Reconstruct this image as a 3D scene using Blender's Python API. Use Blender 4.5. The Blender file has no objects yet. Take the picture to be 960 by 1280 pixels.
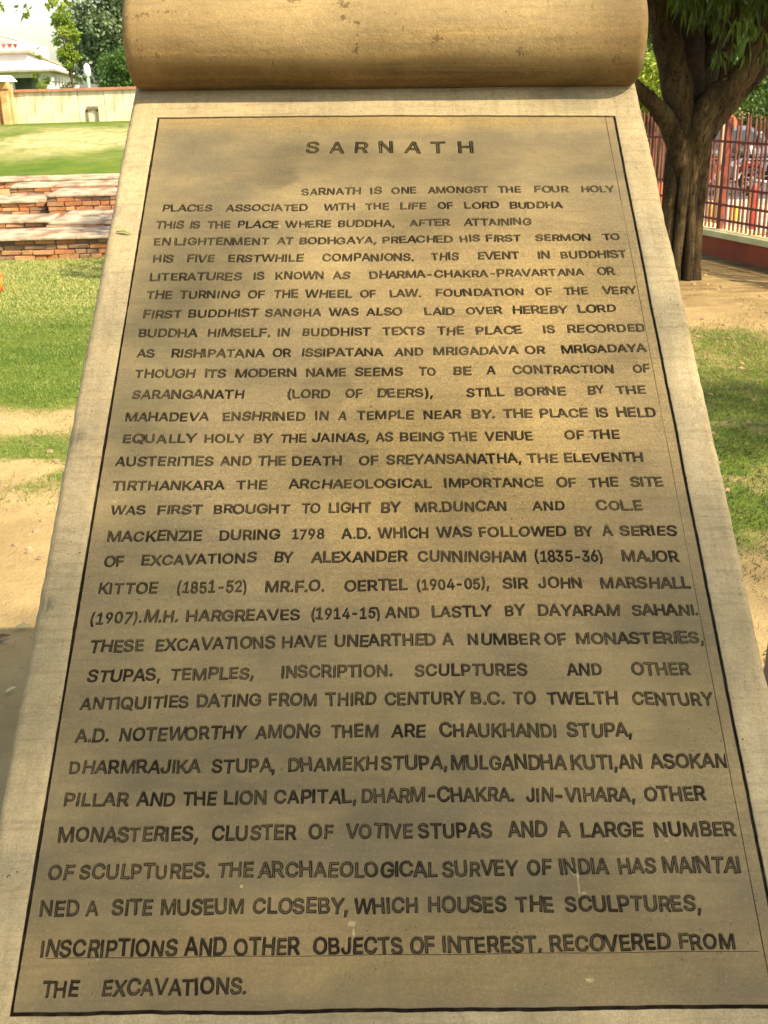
import bpy, bmesh, math, random
import numpy as np
from mathutils import Vector, Matrix, noise as mnoise
random.seed(7); RNG = np.random.default_rng(7)
SC = bpy.context.scene
COL = SC.collection
# ---------------------------------------------------------------- camera
X_AX = Vector((0.999639752, -0.00960884402, -0.0250606571))
Y_AX = Vector((0.0268396427, 0.357880415, 0.933381617))
Z_AX = Vector((0.0, -0.933717987, 0.358009387))
cam_d = bpy.data.cameras.new('camera'); cam = bpy.data.objects.new('camera', cam_d); COL.objects.link(cam)
cam.matrix_world = Matrix(((X_AX.x, Y_AX.x, Z_AX.x, 0), (X_AX.y, Y_AX.y, Z_AX.y, 0), (X_AX.z, Y_AX.z, Z_AX.z, 1.65), (0, 0, 0, 1)))
cam_d.sensor_fit = 'VERTICAL'; cam_d.sensor_height = 36.0; cam_d.lens = 1400 * 36 / 1280
cam_d.clip_start = 0.05; cam_d.clip_end = 3000
cam_d.dof.use_dof = True; cam_d.dof.focus_distance = 1.8; cam_d.dof.aperture_fstop = 22
SC.camera = cam
# ---------------------------------------------------------------- sky, sun, exposure
SUN = Vector((0.58, -0.38, 0.72)).normalized()
W = bpy.data.worlds.new('World'); SC.world = W; W.use_nodes = True
nt = W.node_tree; sky = nt.nodes.new('ShaderNodeTexSky'); sky.sky_type = 'NISHITA'; sky.sun_disc = False
sky.sun_elevation = math.asin(SUN.z); sky.sun_rotation = math.atan2(SUN.x, SUN.y)
sky.dust_density = 2.2; sky.air_density = 1.0; sky.ozone_density = 0.0
bg = nt.nodes['Background']; bg.inputs[1].default_value = 0.15
wm = nt.nodes.new('ShaderNodeMix'); wm.data_type = 'RGBA'; wm.blend_type = 'MULTIPLY'; wm.inputs[0].default_value = 1.0
wm.inputs[7].default_value = (1.0, .96, .86, 1)      # warm white balance of the photograph
nt.links.new(sky.outputs[0], wm.inputs[6]); nt.links.new(wm.outputs[2], bg.inputs[0])
sd = bpy.data.lights.new('sun', 'SUN'); sd.energy = 4.6; sd.angle = math.radians(0.55); sd.color = (1.0, 0.85, 0.63)
sun = bpy.data.objects.new('sun', sd); COL.objects.link(sun)
sun.rotation_euler = (-SUN).to_track_quat('-Z', 'Y').to_euler()
SC.view_settings.view_transform = 'Standard'; SC.view_settings.look = 'None'
SC.view_settings.exposure = 1.18; SC.view_settings.gamma = 1.0; SC.view_settings.use_curve_mapping = False

# ---------------------------------------------------------------- helpers
def obj(name, me, m=None, parent=None, loc=None):
    o = bpy.data.objects.new(name, me); COL.objects.link(o)
    if parent is not None: o.parent = parent
    if loc is not None: o.location = loc
    if m is not None and me is not None and not len(me.materials): me.materials.append(m)
    return o
def tag(o, label=None, cat=None, group=None, kind=None):
    if label: o['label'] = label
    if cat: o['category'] = cat
    if group: o['group'] = group
    if kind: o['kind'] = kind
    return o
def thing(name, label, cat, loc=(0, 0, 0), rz=0.0, group=None):
    o = bpy.data.objects.new(name, None); COL.objects.link(o); o.location = loc; o.rotation_euler = (0, 0, rz)
    o.empty_display_size = 0.2
    return tag(o, label, cat, group)
class MB:
    """collects verts and faces for one mesh"""
    def __init__(s): s.v = []; s.f = []
    def add(s, v, f):
        b = len(s.v); s.v += [tuple(p) for p in v]; s.f += [tuple(i + b for i in q) for q in f]; return s
    def box(s, x0, x1, y0, y1, z0, z1):
        return s.add([(x0, y0, z0), (x1, y0, z0), (x1, y1, z0), (x0, y1, z0), (x0, y0, z1), (x1, y0, z1), (x1, y1, z1), (x0, y1, z1)],
                     [(0, 3, 2, 1), (4, 5, 6, 7), (0, 1, 5, 4), (1, 2, 6, 5), (2, 3, 7, 6), (3, 0, 4, 7)])
    def tube(s, pts, rad, n=8, cap=True, flute=0.0, nf=5, seed=0):
        pts = [Vector(p) for p in pts]; rings = []
        up = Vector((0.3, 0.2, 1)).normalized()
        d0 = (pts[1] - pts[0]).normalized()
        if abs(d0.dot(up)) > .9: up = Vector((1, 0.1, 0))
        a = d0.cross(up).normalized()
        for i, p in enumerate(pts):
            d = (pts[min(i + 1, len(pts) - 1)] - pts[max(i - 1, 0)]).normalized()
            a = (a - d * a.dot(d)).normalized(); b = d.cross(a)
            r = rad[i] if hasattr(rad, '__len__') else rad
            ring = []
            for k in range(n):
                t = 2 * math.pi * k / n
                rr = r * (1 + flute * (abs(math.cos(nf * t / 2 + seed + 0.25 * i / max(len(pts), 1))) - 0.6)) if flute else r
                ring.append(p + a * (rr * math.cos(t)) + b * (rr * math.sin(t)))
            rings.append(ring)
        f = []
        for i in range(len(rings) - 1):
            for k in range(n):
                f.append((i * n + k, i * n + (k + 1) % n, (i + 1) * n + (k + 1) % n, (i + 1) * n + k))
        if cap:
            f.append(tuple(reversed(range(n)))); f.append(tuple(range((len(rings) - 1) * n, len(rings) * n)))
        return s.add([p for r in rings for p in r], f)
    def mesh(s, name, smooth=False):
        me = bpy.data.meshes.new(name); me.from_pydata(s.v, [], s.f); me.validate(); me.update()
        if smooth:
            me.shade_smooth()
        return me
    def build(s, name, m, parent=None, smooth=False, bevel=0.0, loc=None):
        me = s.mesh(name, smooth)
        if bevel:
            bm = bmesh.new(); bm.from_mesh(me); bmesh.ops.remove_doubles(bm, verts=bm.verts, dist=1e-6)
            bmesh.ops.bevel(bm, geom=bm.edges[:], offset=bevel, segments=2, profile=.6, affect='EDGES')
            bm.to_mesh(me); bm.free()
        return obj(name, me, m, parent, loc)
def recalc(me):
    bm = bmesh.new(); bm.from_mesh(me); bmesh.ops.recalc_face_normals(bm, faces=bm.faces); bm.to_mesh(me); bm.free()

# ---------------------------------------------------------------- materials
class NB:
    def __init__(s, name):
        s.m = bpy.data.materials.new(name); s.m.use_nodes = True; s.t = s.m.node_tree; s.n = s.t.nodes
        s.b = s.n['Principled BSDF']; s.tc = s.n.new('ShaderNodeTexCoord'); s.P = s.tc.outputs['Object']
    def L(s, a, b): s.t.links.new(a, b)
    def setin(s, sock, v):
        if hasattr(v, 'is_output'): s.L(v, sock)
        else: sock.default_value = v
    def mapping(s, scale=(1, 1, 1), loc=(0, 0, 0), vec=None, rot=(0, 0, 0)):
        m = s.n.new('ShaderNodeMapping'); s.L(vec or s.P, m.inputs[0]); m.inputs['Scale'].default_value = scale
        m.inputs['Location'].default_value = loc; m.inputs['Rotation'].default_value = rot; return m.outputs[0]
    def noise(s, scale, detail=4, rough=.55, vec=None, dist=0.0, out=0):
        m = s.n.new('ShaderNodeTexNoise'); s.L(vec or s.P, m.inputs['Vector']); m.inputs['Scale'].default_value = scale
        m.inputs['Detail'].default_value = detail; m.inputs['Roughness'].default_value = rough; m.inputs['Distortion'].default_value = dist
        return m.outputs[out]
    def voro(s, scale, vec=None, feat='F1', out=0):
        m = s.n.new('ShaderNodeTexVoronoi'); m.feature = feat; s.L(vec or s.P, m.inputs['Vector']); m.inputs['Scale'].default_value = scale
        return m.outputs[out]
    def ramp(s, fac, a, b, lo=0.0, hi=1.0):
        m = s.n.new('ShaderNodeMapRange'); s.L(fac, m.inputs[0]); m.inputs[1].default_value = a; m.inputs[2].default_value = b
        m.inputs[3].default_value = lo; m.inputs[4].default_value = hi; m.interpolation_type = 'SMOOTHSTEP'; return m.outputs[0]
    def mix(s, fac, a, b, mode='MIX'):
        m = s.n.new('ShaderNodeMix'); m.data_type = 'RGBA'; m.blend_type = mode; m.clamp_factor = True
        s.setin(m.inputs[0], fac)
        for sock, v in ((m.inputs[6], a), (m.inputs[7], b)):
            if hasattr(v, 'is_output'): s.L(v, sock)
            else: sock.default_value = (*v, 1) if len(v) == 3 else v
        return m.outputs[2]
    def math(s, op, a, b=0.0):
        m = s.n.new('ShaderNodeMath'); m.operation = op; s.setin(m.inputs[0], a); s.setin(m.inputs[1], b); return m.outputs[0]
    def attr(s, name, out='Fac'):
        m = s.n.new('ShaderNodeAttribute'); m.attribute_name = name; return m.outputs[out]
    def blob(s, cx, cy, rx, ry, jit=.5, jscale=18.0, soft=.45, seed=0.0):
        """mask of one colour patch at a place on the thing itself, edges broken by noise"""
        v = s.mapping((1 / rx, 1 / ry, 0), (-cx / rx, -cy / ry, 0))
        ln = s.n.new('ShaderNodeVectorMath'); ln.operation = 'LENGTH'; s.L(v, ln.inputs[0])
        nz = s.noise(jscale, 4, .6, s.mapping((1, 1, 1), (seed, seed * .7, 0)))
        d = s.math('ADD', ln.outputs['Value'], s.math('MULTIPLY', s.math('SUBTRACT', nz, .5), jit * 2))
        return s.ramp(d, 1 + soft, 1 - soft, 0.0, 1.0)
    def out(s, col, rough=.85, bump=None, bstr=.3, bdist=.002, spec=.3):
        if hasattr(col, 'is_output'): s.L(col, s.b.inputs['Base Color'])
        else: s.b.inputs['Base Color'].default_value = (*col, 1)
        s.setin(s.b.inputs['Roughness'], rough); s.b.inputs['Specular IOR Level'].default_value = spec
        if bump is not None:
            bn = s.n.new('ShaderNodeBump'); bn.inputs['Strength'].default_value = bstr; bn.inputs['Distance'].default_value = bdist
            s.L(bump, bn.inputs['Height']); s.L(bn.outputs[0], s.b.inputs['Normal'])
        return s.m
def simple(name, c, c2=None, scale=6.0, rough=.8, bstr=.3, bdist=.004, spec=.3, bs=None):
    b = NB(name); c2 = c2 or tuple(x * .7 for x in c)
    n1 = b.noise(scale, 5, .6)
    return b.out(b.mix(b.ramp(n1, .35, .68), c, c2), rough, b.noise(bs or scale * 6, 5, .65), bstr, bdist, spec)
GLYPHS = {"A":[480,[[252,339,293,221,185,221,239,380],[375,-7,387,-20,395,-22,463,-22,471,-20,483,-8,484,8,297,517,285,529,276,531,193,529,181,517,-4,8,-4,-8,8,-20,16,-22,93,-20,106,-7,150,120,329,120]],[[228,456,223,476,223,482,228,488,249,488,254,482,249,456,297,306,296,299,290,293,321,209,370,209,377,204,269,499,208,499,101,203,110,209,158,209,187,293,181,299,181,306],[151,189,106,189,101,195,101,203,31,10,88,9,131,132,106,133,101,138,101,146,110,152,374,151,379,146,379,138,374,133,348,132,392,9,449,10,379,200,374,189]],[[155,525,-31,17,-30,-19,-3,-46,16,-46,16,-50,85,-50,85,-46,104,-46,131,-19,170,92,309,92,348,-17,376,-46,395,-46,395,-50,463,-50,463,-46,482,-46,509,-19,510,17,322,528,295,555,276,555,276,559,201,559,201,555,182,555],[240,286,253,249,225,249,237,287,239,289]]],
"B":[456,[[379,12,401,31,399,32,418,54,430,79,438,110,440,134,438,166,421,215,391,252,367,268,382,278,397,295,415,331,419,352,418,400,411,429,399,455,385,474,362,496,341,509,312,521,276,529,52,529,40,517,38,509,40,-8,52,-20,60,-22,288,-20,324,-13,352,-3],[244,79,147,79,147,209,266,208,282,204,307,191,324,172,333,137,331,121,325,108,315,97,300,88,277,81],[297,413,312,388,313,359,305,338,289,322,253,308,147,307,147,430,239,430,266,427,284,422]],[[125,241,272,239,291,235,326,217,350,190,359,174,364,156,362,111,352,90,335,71,312,57,283,50,245,47,121,48,115,53,115,235],[387,355,386,396,372,437,360,454,324,482,273,497,70,499,70,10,283,12,340,27,362,39,379,54,401,92,406,113,408,136,401,180,394,198,371,227,343,245,311,253,306,258,305,267,311,276,339,287,361,303,378,325],[343,395,346,371,340,337,321,308,292,287,275,280,239,275,125,275,115,282,115,456,121,461,241,462,273,459,298,451,318,437,335,416]],[[462,108,466,107,468,132,464,133,464,139,468,140,466,165,462,164,462,172,465,173,460,195,457,194,457,204,433,248,430,246,425,251,428,254,415,268,410,267,416,274,414,277,420,280,429,293,427,295,433,301,439,317,439,326,442,325,446,343,443,344,443,351,447,350,448,371,444,371,444,377,448,378,446,402,442,402,442,410,445,410,437,440,426,463,419,469,422,471,408,490,406,488,399,495,402,497,384,514,382,511,375,517,377,519,356,533,354,531,348,537,322,547,313,547,314,550,284,556,284,553,277,553,277,557,244,559,244,555,241,555,241,559,60,559,60,555,41,555,14,528,14,509,10,509,10,0,14,0,14,-19,41,-46,60,-46,60,-50,247,-50,249,-46,249,-50,287,-48,287,-44,293,-44,293,-47,326,-41,325,-38,334,-39,361,-29,368,-23,370,-25,393,-12,398,-3,400,-6,419,10,417,13,424,20,426,18,440,37,438,39,446,46,456,69,464,99],[238,402,272,396,282,387,286,371,277,349,266,341,249,336,175,335,175,402],[305,138,304,129,297,118,272,109,175,107,175,181,247,181,273,177,290,169,300,158]]],
"C":[510,[[479,404,453,450,417,488,416,486,396,503,395,501,371,516,323,532,268,538,219,533,180,523,140,503,105,477,75,444,49,402,33,360,22,310,18,255,22,198,33,149,49,107,75,65,102,34,140,5,180,-14,219,-25,268,-29,294,-28,349,-16,373,-6,395,8,396,6,434,37,468,81,489,131,494,156,493,169,481,181,400,181,388,169,378,138,363,116,344,98,309,81,268,75,241,77,218,84,196,95,176,110,159,130,145,154,134,183,128,216,125,254,128,292,134,326,159,379,195,414,217,425,268,434,309,428,333,418,363,393,378,371,388,340,400,328,408,326,473,326,481,328,493,340,494,353,488,381]],[[301,463,335,453,376,426,407,384,416,358,460,358,449,393,427,432,412,449,378,476,337,495,315,501,267,506,227,502,190,492,156,475,125,452,100,423,79,389,63,349,53,304,50,254,53,204,63,160,79,120,100,85,125,56,156,33,190,17,227,7,292,4,337,14,378,33,413,60,427,77,450,116,460,150,416,150,407,125,388,96,349,63,302,46,268,43,235,46,205,54,179,67,153,88,133,112,116,141,103,175,96,211,93,253,96,297,103,334,116,369,133,398,154,422,177,440,205,455,235,463,266,466]],[[182,146,170,166,161,190,154,254,156,289,161,318,170,342,195,378,211,390,228,399,268,406,311,398,342,375,352,359,362,329,389,302,408,302,408,298,473,298,473,302,492,302,519,329,519,359,522,359,516,385,513,384,514,390,506,414,492,441,476,466,474,464,470,468,472,471,457,488,454,486,450,490,453,493,435,508,433,506,429,510,431,512,412,525,410,523,407,529,382,542,358,551,353,550,353,553,330,559,324,557,325,560,300,564,300,560,295,560,295,564,270,565,270,562,263,562,263,565,221,562,221,558,212,560,167,548,128,528,88,499,90,496,84,490,81,493,54,462,57,460,49,455,23,411,7,370,7,361,4,362,-5,316,-3,308,-6,308,-10,257,-6,257,-6,251,-10,251,-6,200,-3,200,-5,193,4,146,7,147,7,138,23,96,49,53,57,48,54,46,81,16,84,18,90,12,88,9,120,-15,122,-12,128,-20,164,-38,212,-52,213,-49,221,-49,221,-53,263,-57,263,-53,270,-53,270,-57,295,-55,295,-52,300,-52,300,-55,354,-44,353,-42,382,-33,407,-20,410,-14,412,-16,431,-3,429,0,433,4,436,1,453,16,451,19,455,23,457,21,473,38,470,41,474,45,476,43,490,63,487,64,493,68,506,95,522,149,519,150,519,179,492,207,473,207,473,210,408,210,408,207,389,207,362,180,362,173,360,174,352,150,342,134,320,116,290,105,268,103,228,110,211,119]]],
"D":[502,[[482,254,480,310,470,359,454,399,431,438,398,473,362,498,320,517,278,527,227,531,60,531,52,529,40,517,38,0,40,-8,52,-20,220,-22,269,-19,320,-7,363,13,397,36,428,68,426,70,454,110,470,151,480,200],[359,351,369,324,375,292,375,219,369,186,359,158,345,135,328,115,307,100,281,89,251,81,147,79,147,430,220,430,255,427,284,420,308,409,329,394,346,375]],[[324,73,292,58,256,50,135,47,135,10,266,13,309,23,346,39,377,62,404,90,424,123,439,162,449,206,452,255,449,304,439,348,424,387,404,420,378,448,348,470,312,486,271,495,225,499,135,499,135,462,260,459,293,451,326,436,351,417,372,393,389,364,400,333,407,296,407,214,400,177,388,144,371,115,349,91],[96,66,115,67,115,442,89,442,84,448,84,456,93,462,115,462,115,499,70,499,70,10,115,10,115,47,96,47,87,53,87,61]],[[479,99,496,141,495,150,498,149,507,195,505,202,508,202,511,252,508,253,508,258,511,258,508,309,505,308,507,316,498,361,495,360,496,369,480,410,454,452,446,457,449,460,422,489,419,487,412,493,414,496,382,519,380,516,373,524,335,541,326,541,327,544,284,554,284,551,276,552,276,555,229,559,229,555,225,555,225,559,60,559,60,555,41,555,14,528,14,509,10,509,10,0,14,0,14,-19,41,-46,60,-46,60,-50,219,-50,219,-46,222,-46,222,-50,271,-46,271,-43,279,-45,331,-33,371,-15,413,13,411,16,418,22,420,20,448,49,445,52,454,57],[333,170,309,136,293,124,272,115,246,109,175,107,175,402,219,402,275,394,294,385,323,358,334,340,342,316,349,255,342,194]]],
"E":[419,[[396,65,384,77,375,79,147,79,147,207,355,207,364,208,376,220,377,229,376,294,364,306,147,308,147,430,381,431,393,443,393,517,381,529,372,531,52,529,40,517,38,509,40,-8,52,-20,60,-22,375,-22,384,-20,396,-8]],[[121,238,345,239,345,276,125,276,115,282,115,456,125,462,362,462,362,499,70,499,70,10,365,10,365,47,125,47,115,53,115,233]],[[421,57,421,76,394,103,375,103,375,107,175,107,175,179,355,179,355,183,374,183,402,209,402,229,405,229,405,286,402,286,402,305,375,332,355,332,355,336,175,336,175,402,372,402,372,405,391,405,419,432,419,452,422,452,422,509,419,509,419,528,392,555,372,555,372,559,60,559,60,555,41,555,14,528,14,509,10,509,10,0,14,0,14,-19,41,-46,60,-46,60,-50,375,-50,375,-46,394,-46,421,-19,421,0,425,0,425,57]]],
"F":[410,[[147,0,147,199,346,199,355,201,366,213,368,221,367,287,355,299,147,300,147,430,377,431,389,443,391,452,391,509,389,517,378,529,60,531,52,529,40,517,38,0,40,-8,52,-20,60,-22,133,-20,145,-8]],[[115,452,115,456,125,462,359,462,359,499,70,499,70,10,115,10,115,225,121,230,336,231,336,268,125,268,115,274]],[[365,175,392,202,392,221,396,221,396,278,392,278,392,297,365,324,346,324,346,328,175,328,175,402,369,402,369,405,388,405,415,432,415,452,419,452,419,509,415,509,415,528,388,555,369,555,369,559,60,559,60,555,41,555,14,528,14,509,10,509,10,0,14,0,14,-19,41,-46,60,-46,60,-50,125,-50,125,-46,144,-46,171,-19,171,0,175,0,175,171,346,171,346,175]]],
"G":[520,[[180,-14,220,-25,267,-29,309,-26,352,-16,388,2,389,0,420,24,421,22,446,46,469,78,486,114,497,158,500,256,498,264,486,276,478,278,283,278,274,276,262,264,262,191,274,179,391,177,386,154,365,116,351,102,315,82,269,75,242,77,218,84,196,95,159,130,145,154,134,183,125,254,134,326,145,355,159,379,195,414,217,425,266,434,295,431,321,423,343,410,361,392,376,369,387,341,400,328,483,328,495,340,496,354,481,403,469,426,451,449,453,450,418,486,417,484,397,501,346,525,295,536,266,538,221,534,176,522,135,501,104,477,74,444,76,443,72,441,49,402,33,360,22,310,18,253,22,199,32,152,50,104,76,66,74,65,104,32,140,5]],[[359,485,314,500,265,506,225,502,188,492,154,475,124,452,99,423,78,389,63,349,53,304,50,254,53,204,63,160,78,120,99,85,124,57,155,34,189,17,227,7,269,3,306,6,340,14,372,28,399,46,423,69,442,96,456,127,465,162,468,246,293,246,293,209,408,209,417,212,436,209,444,203,444,195,438,190,424,189,416,143,405,118,391,97,371,77,349,62,324,51,299,45,268,43,236,46,206,54,178,69,153,88,133,112,116,141,103,175,96,211,93,253,96,297,103,334,116,369,132,397,154,422,177,440,205,455,233,463,264,466,319,458,349,444,375,424,396,398,415,359,462,359,451,391,428,430,397,461,379,475]],[[523,360,507,413,494,439,488,443,490,444,477,464,475,462,471,466,474,469,437,506,434,503,430,507,432,510,382,541,353,550,354,552,330,558,324,556,324,560,299,564,299,560,294,560,294,564,267,565,267,562,261,562,261,565,219,562,219,558,210,560,171,550,172,548,165,548,127,528,87,499,89,496,83,490,80,492,53,462,56,460,48,455,22,411,6,370,7,361,4,362,-5,315,-3,308,-6,308,-10,257,-6,257,-6,251,-10,251,-6,200,-3,200,-5,193,4,147,7,147,6,139,28,91,26,90,48,54,56,49,53,46,80,16,83,19,89,12,87,10,119,-15,121,-12,127,-20,166,-39,212,-52,213,-49,221,-49,221,-53,265,-57,265,-53,272,-53,272,-57,311,-54,311,-50,319,-50,319,-53,363,-42,396,-27,403,-20,404,-23,433,-3,438,5,441,2,465,26,463,29,469,35,471,33,492,62,489,64,496,70,512,104,523,148,521,157,525,156,528,196,524,200,528,200,528,256,524,256,524,275,497,302,478,302,493,302,520,329,520,360],[283,149,353,149,333,124,306,109,269,103,247,105,228,110,211,119,182,147,170,166,161,191,156,220,156,289,161,318,170,343,195,378,227,399,245,404,278,405,300,401,318,393,339,374,351,356,362,330,385,306,283,306,283,302,264,302,237,275,236,256,233,256,233,199,236,199,236,180,263,153,283,153]]],
"H":[517,[[372,517,370,311,147,311,145,517,133,529,125,531,60,531,52,529,40,517,38,0,40,-8,52,-20,125,-22,133,-20,145,-8,147,210,370,210,372,-8,384,-20,392,-22,457,-22,465,-20,477,-8,479,509,477,517,465,529,457,531,392,531,384,529]],[[392,280,121,280,115,285,115,499,70,499,70,10,115,10,115,236,125,242,396,241,402,236,402,10,447,10,447,499,402,499,402,285]],[[373,555,346,528,346,509,342,509,342,339,175,339,175,509,171,509,171,528,144,555,125,555,125,559,60,559,60,555,41,555,14,528,14,509,10,509,10,0,14,0,14,-19,41,-46,60,-46,60,-50,125,-50,125,-46,144,-46,171,-19,171,0,175,0,175,182,342,182,342,0,346,0,346,-19,373,-46,392,-46,392,-50,457,-50,457,-46,476,-46,503,-19,503,0,507,0,507,509,503,509,503,528,476,555,457,555,457,559,392,559,392,555]]],
"I":[185,[[60,-20,125,-22,133,-20,145,-8,147,0,147,510,145,518,133,530,125,532,52,530,40,518,38,510,38,0,40,-8,52,-20]],[[115,500,70,500,70,10,115,10]],[[125,-46,144,-46,171,-19,171,0,175,0,175,510,171,510,171,529,144,556,125,556,125,560,60,560,60,556,41,556,14,529,14,510,10,510,10,0,14,0,14,-19,41,-46,60,-46,60,-50,125,-50]]],
"J":[396,[[310,20,338,54,352,93,358,143,358,509,357,517,345,529,272,531,263,529,251,517,250,509,250,146,241,103,232,90,219,80,204,74,166,74,150,80,128,103,122,121,118,181,106,193,98,195,25,193,13,181,11,143,17,93,31,55,58,19,98,-10,135,-23,183,-29,229,-24,272,-10]],[[116,67,100,87,90,116,88,163,43,163,48,103,61,68,82,40,111,20,145,7,185,3,225,7,259,20,287,40,309,68,322,103,326,146,326,499,282,499,282,145,279,114,271,90,254,66,234,51,213,43,186,40,157,43,135,51]],[[33,223,33,219,14,219,-13,192,-13,173,-17,173,-17,145,-13,145,-13,141,-17,140,-12,95,-8,96,-9,83,5,45,36,2,39,4,48,-5,47,-8,89,-36,126,-49,138,-49,138,-52,180,-57,180,-53,190,-53,190,-57,244,-49,280,-36,290,-27,292,-30,323,-8,321,-5,331,4,334,2,357,32,354,34,364,44,378,83,378,96,381,95,386,140,382,141,382,145,386,145,386,509,382,509,383,528,356,555,336,555,336,559,272,559,272,555,253,555,226,528,226,509,222,509,222,148,220,127,211,109,185,100,172,102,158,109,150,127,148,173,144,173,144,192,117,219,98,219,98,223]]],
"K":[467,[[147,0,147,158,196,210,354,-13,372,-22,449,-22,457,-20,469,-8,467,13,271,287,469,500,469,517,457,529,364,531,347,524,146,305,145,517,133,529,125,531,60,531,52,529,40,517,38,0,40,-8,52,-20,60,-22,133,-20,145,-8]],[[218,338,134,240,133,221,128,216,120,216,115,221,115,499,70,499,70,10,115,10,115,142,108,136,101,136,95,142,97,152,115,171,115,197,121,202,128,202,135,192,185,246,179,255,179,263,184,268,192,268,199,260,220,283,230,289,219,306,219,313,224,319,232,319,244,304,425,499,368,499],[232,267,211,244,377,10,429,10,242,273]],[[353,-46,372,-46,372,-50,449,-50,449,-46,468,-46,495,-19,495,19,487,27,489,29,307,284,485,475,482,477,494,489,495,528,468,555,448,555,448,559,364,559,364,555,345,555,330,540,327,543,175,378,175,509,171,509,171,528,144,555,125,555,125,559,60,559,60,555,41,555,14,528,14,509,10,509,10,0,14,0,14,-19,41,-46,60,-46,60,-50,125,-50,125,-46,144,-46,171,-19,171,0,175,0,175,147,193,166,331,-29,334,-27]]],
"L":[393,[[38,509,40,-8,52,-20,60,-22,370,-20,382,-8,383,0,382,65,370,77,147,79,145,517,133,529,125,531,60,531,52,529,40,517]],[[70,10,351,10,351,47,125,47,115,53,115,499,70,499]],[[10,509,10,0,14,0,14,-19,41,-46,60,-46,60,-50,361,-50,361,-46,380,-46,407,-19,407,0,411,0,411,57,407,57,407,76,380,103,361,103,361,107,175,107,175,509,171,509,171,528,144,555,125,555,125,559,60,559,60,555,41,555,14,528,14,509]]],
"M":[628,[[144,299,266,-8,278,-20,286,-22,342,-22,350,-20,362,-8,482,299,484,-8,496,-20,504,-22,568,-22,576,-20,588,-8,590,509,588,517,576,529,476,531,468,529,456,517,315,146,172,517,160,529,152,531,60,531,52,529,40,517,38,0,40,-8,52,-20,60,-22,130,-20,142,-8,144,0]],[[331,45,322,39,307,39,298,45,304,73,278,156,145,499,70,499,70,10,112,10,110,416,113,423,103,454,103,461,112,467,123,466,128,461,125,450,176,303,293,10,335,10,463,338,497,439,498,461,507,467,517,466,522,461,515,413,514,10,558,10,558,499,483,499,355,166,325,73]],[[141,-46,168,-19,168,0,172,0,172,152,240,-19,267,-46,286,-46,286,-50,342,-50,342,-46,361,-46,388,-19,454,150,454,0,458,0,458,-19,485,-46,504,-46,504,-50,568,-50,568,-46,587,-46,614,-19,614,0,618,0,618,509,614,509,614,528,587,555,568,555,568,559,476,559,476,555,457,555,430,528,315,229,198,528,171,555,152,555,152,559,60,559,60,555,41,555,14,528,14,509,10,509,10,0,14,0,14,-19,41,-46,60,-46,60,-50,122,-50,122,-46]]],
"N":[523,[[40,-8,52,-20,60,-22,125,-22,133,-20,145,-8,146,341,368,-12,378,-20,387,-22,463,-22,472,-20,484,-8,485,509,484,517,472,529,399,531,390,529,378,517,377,170,155,520,145,529,136,531,60,531,52,529,40,517]],[[347,158,131,499,70,499,70,10,115,10,115,313,110,427,98,448,98,456,104,461,118,464,128,458,130,433,194,322,392,10,453,10,453,499,409,499,409,142,412,80,423,59,423,51,418,46,406,44,401,44,396,50,393,75]],[[60,555,41,555,14,528,14,509,10,509,10,0,14,0,14,-19,41,-46,60,-46,60,-50,125,-50,125,-46,144,-46,171,-19,171,0,175,0,175,240,345,-27,347,-25,368,-46,387,-46,387,-50,463,-50,463,-46,482,-46,509,-19,509,0,513,0,513,509,509,509,510,528,483,555,463,555,463,559,399,559,399,555,380,555,353,528,353,509,349,509,349,267,178,535,155,555,136,555,136,559,60,559]]],
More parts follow.
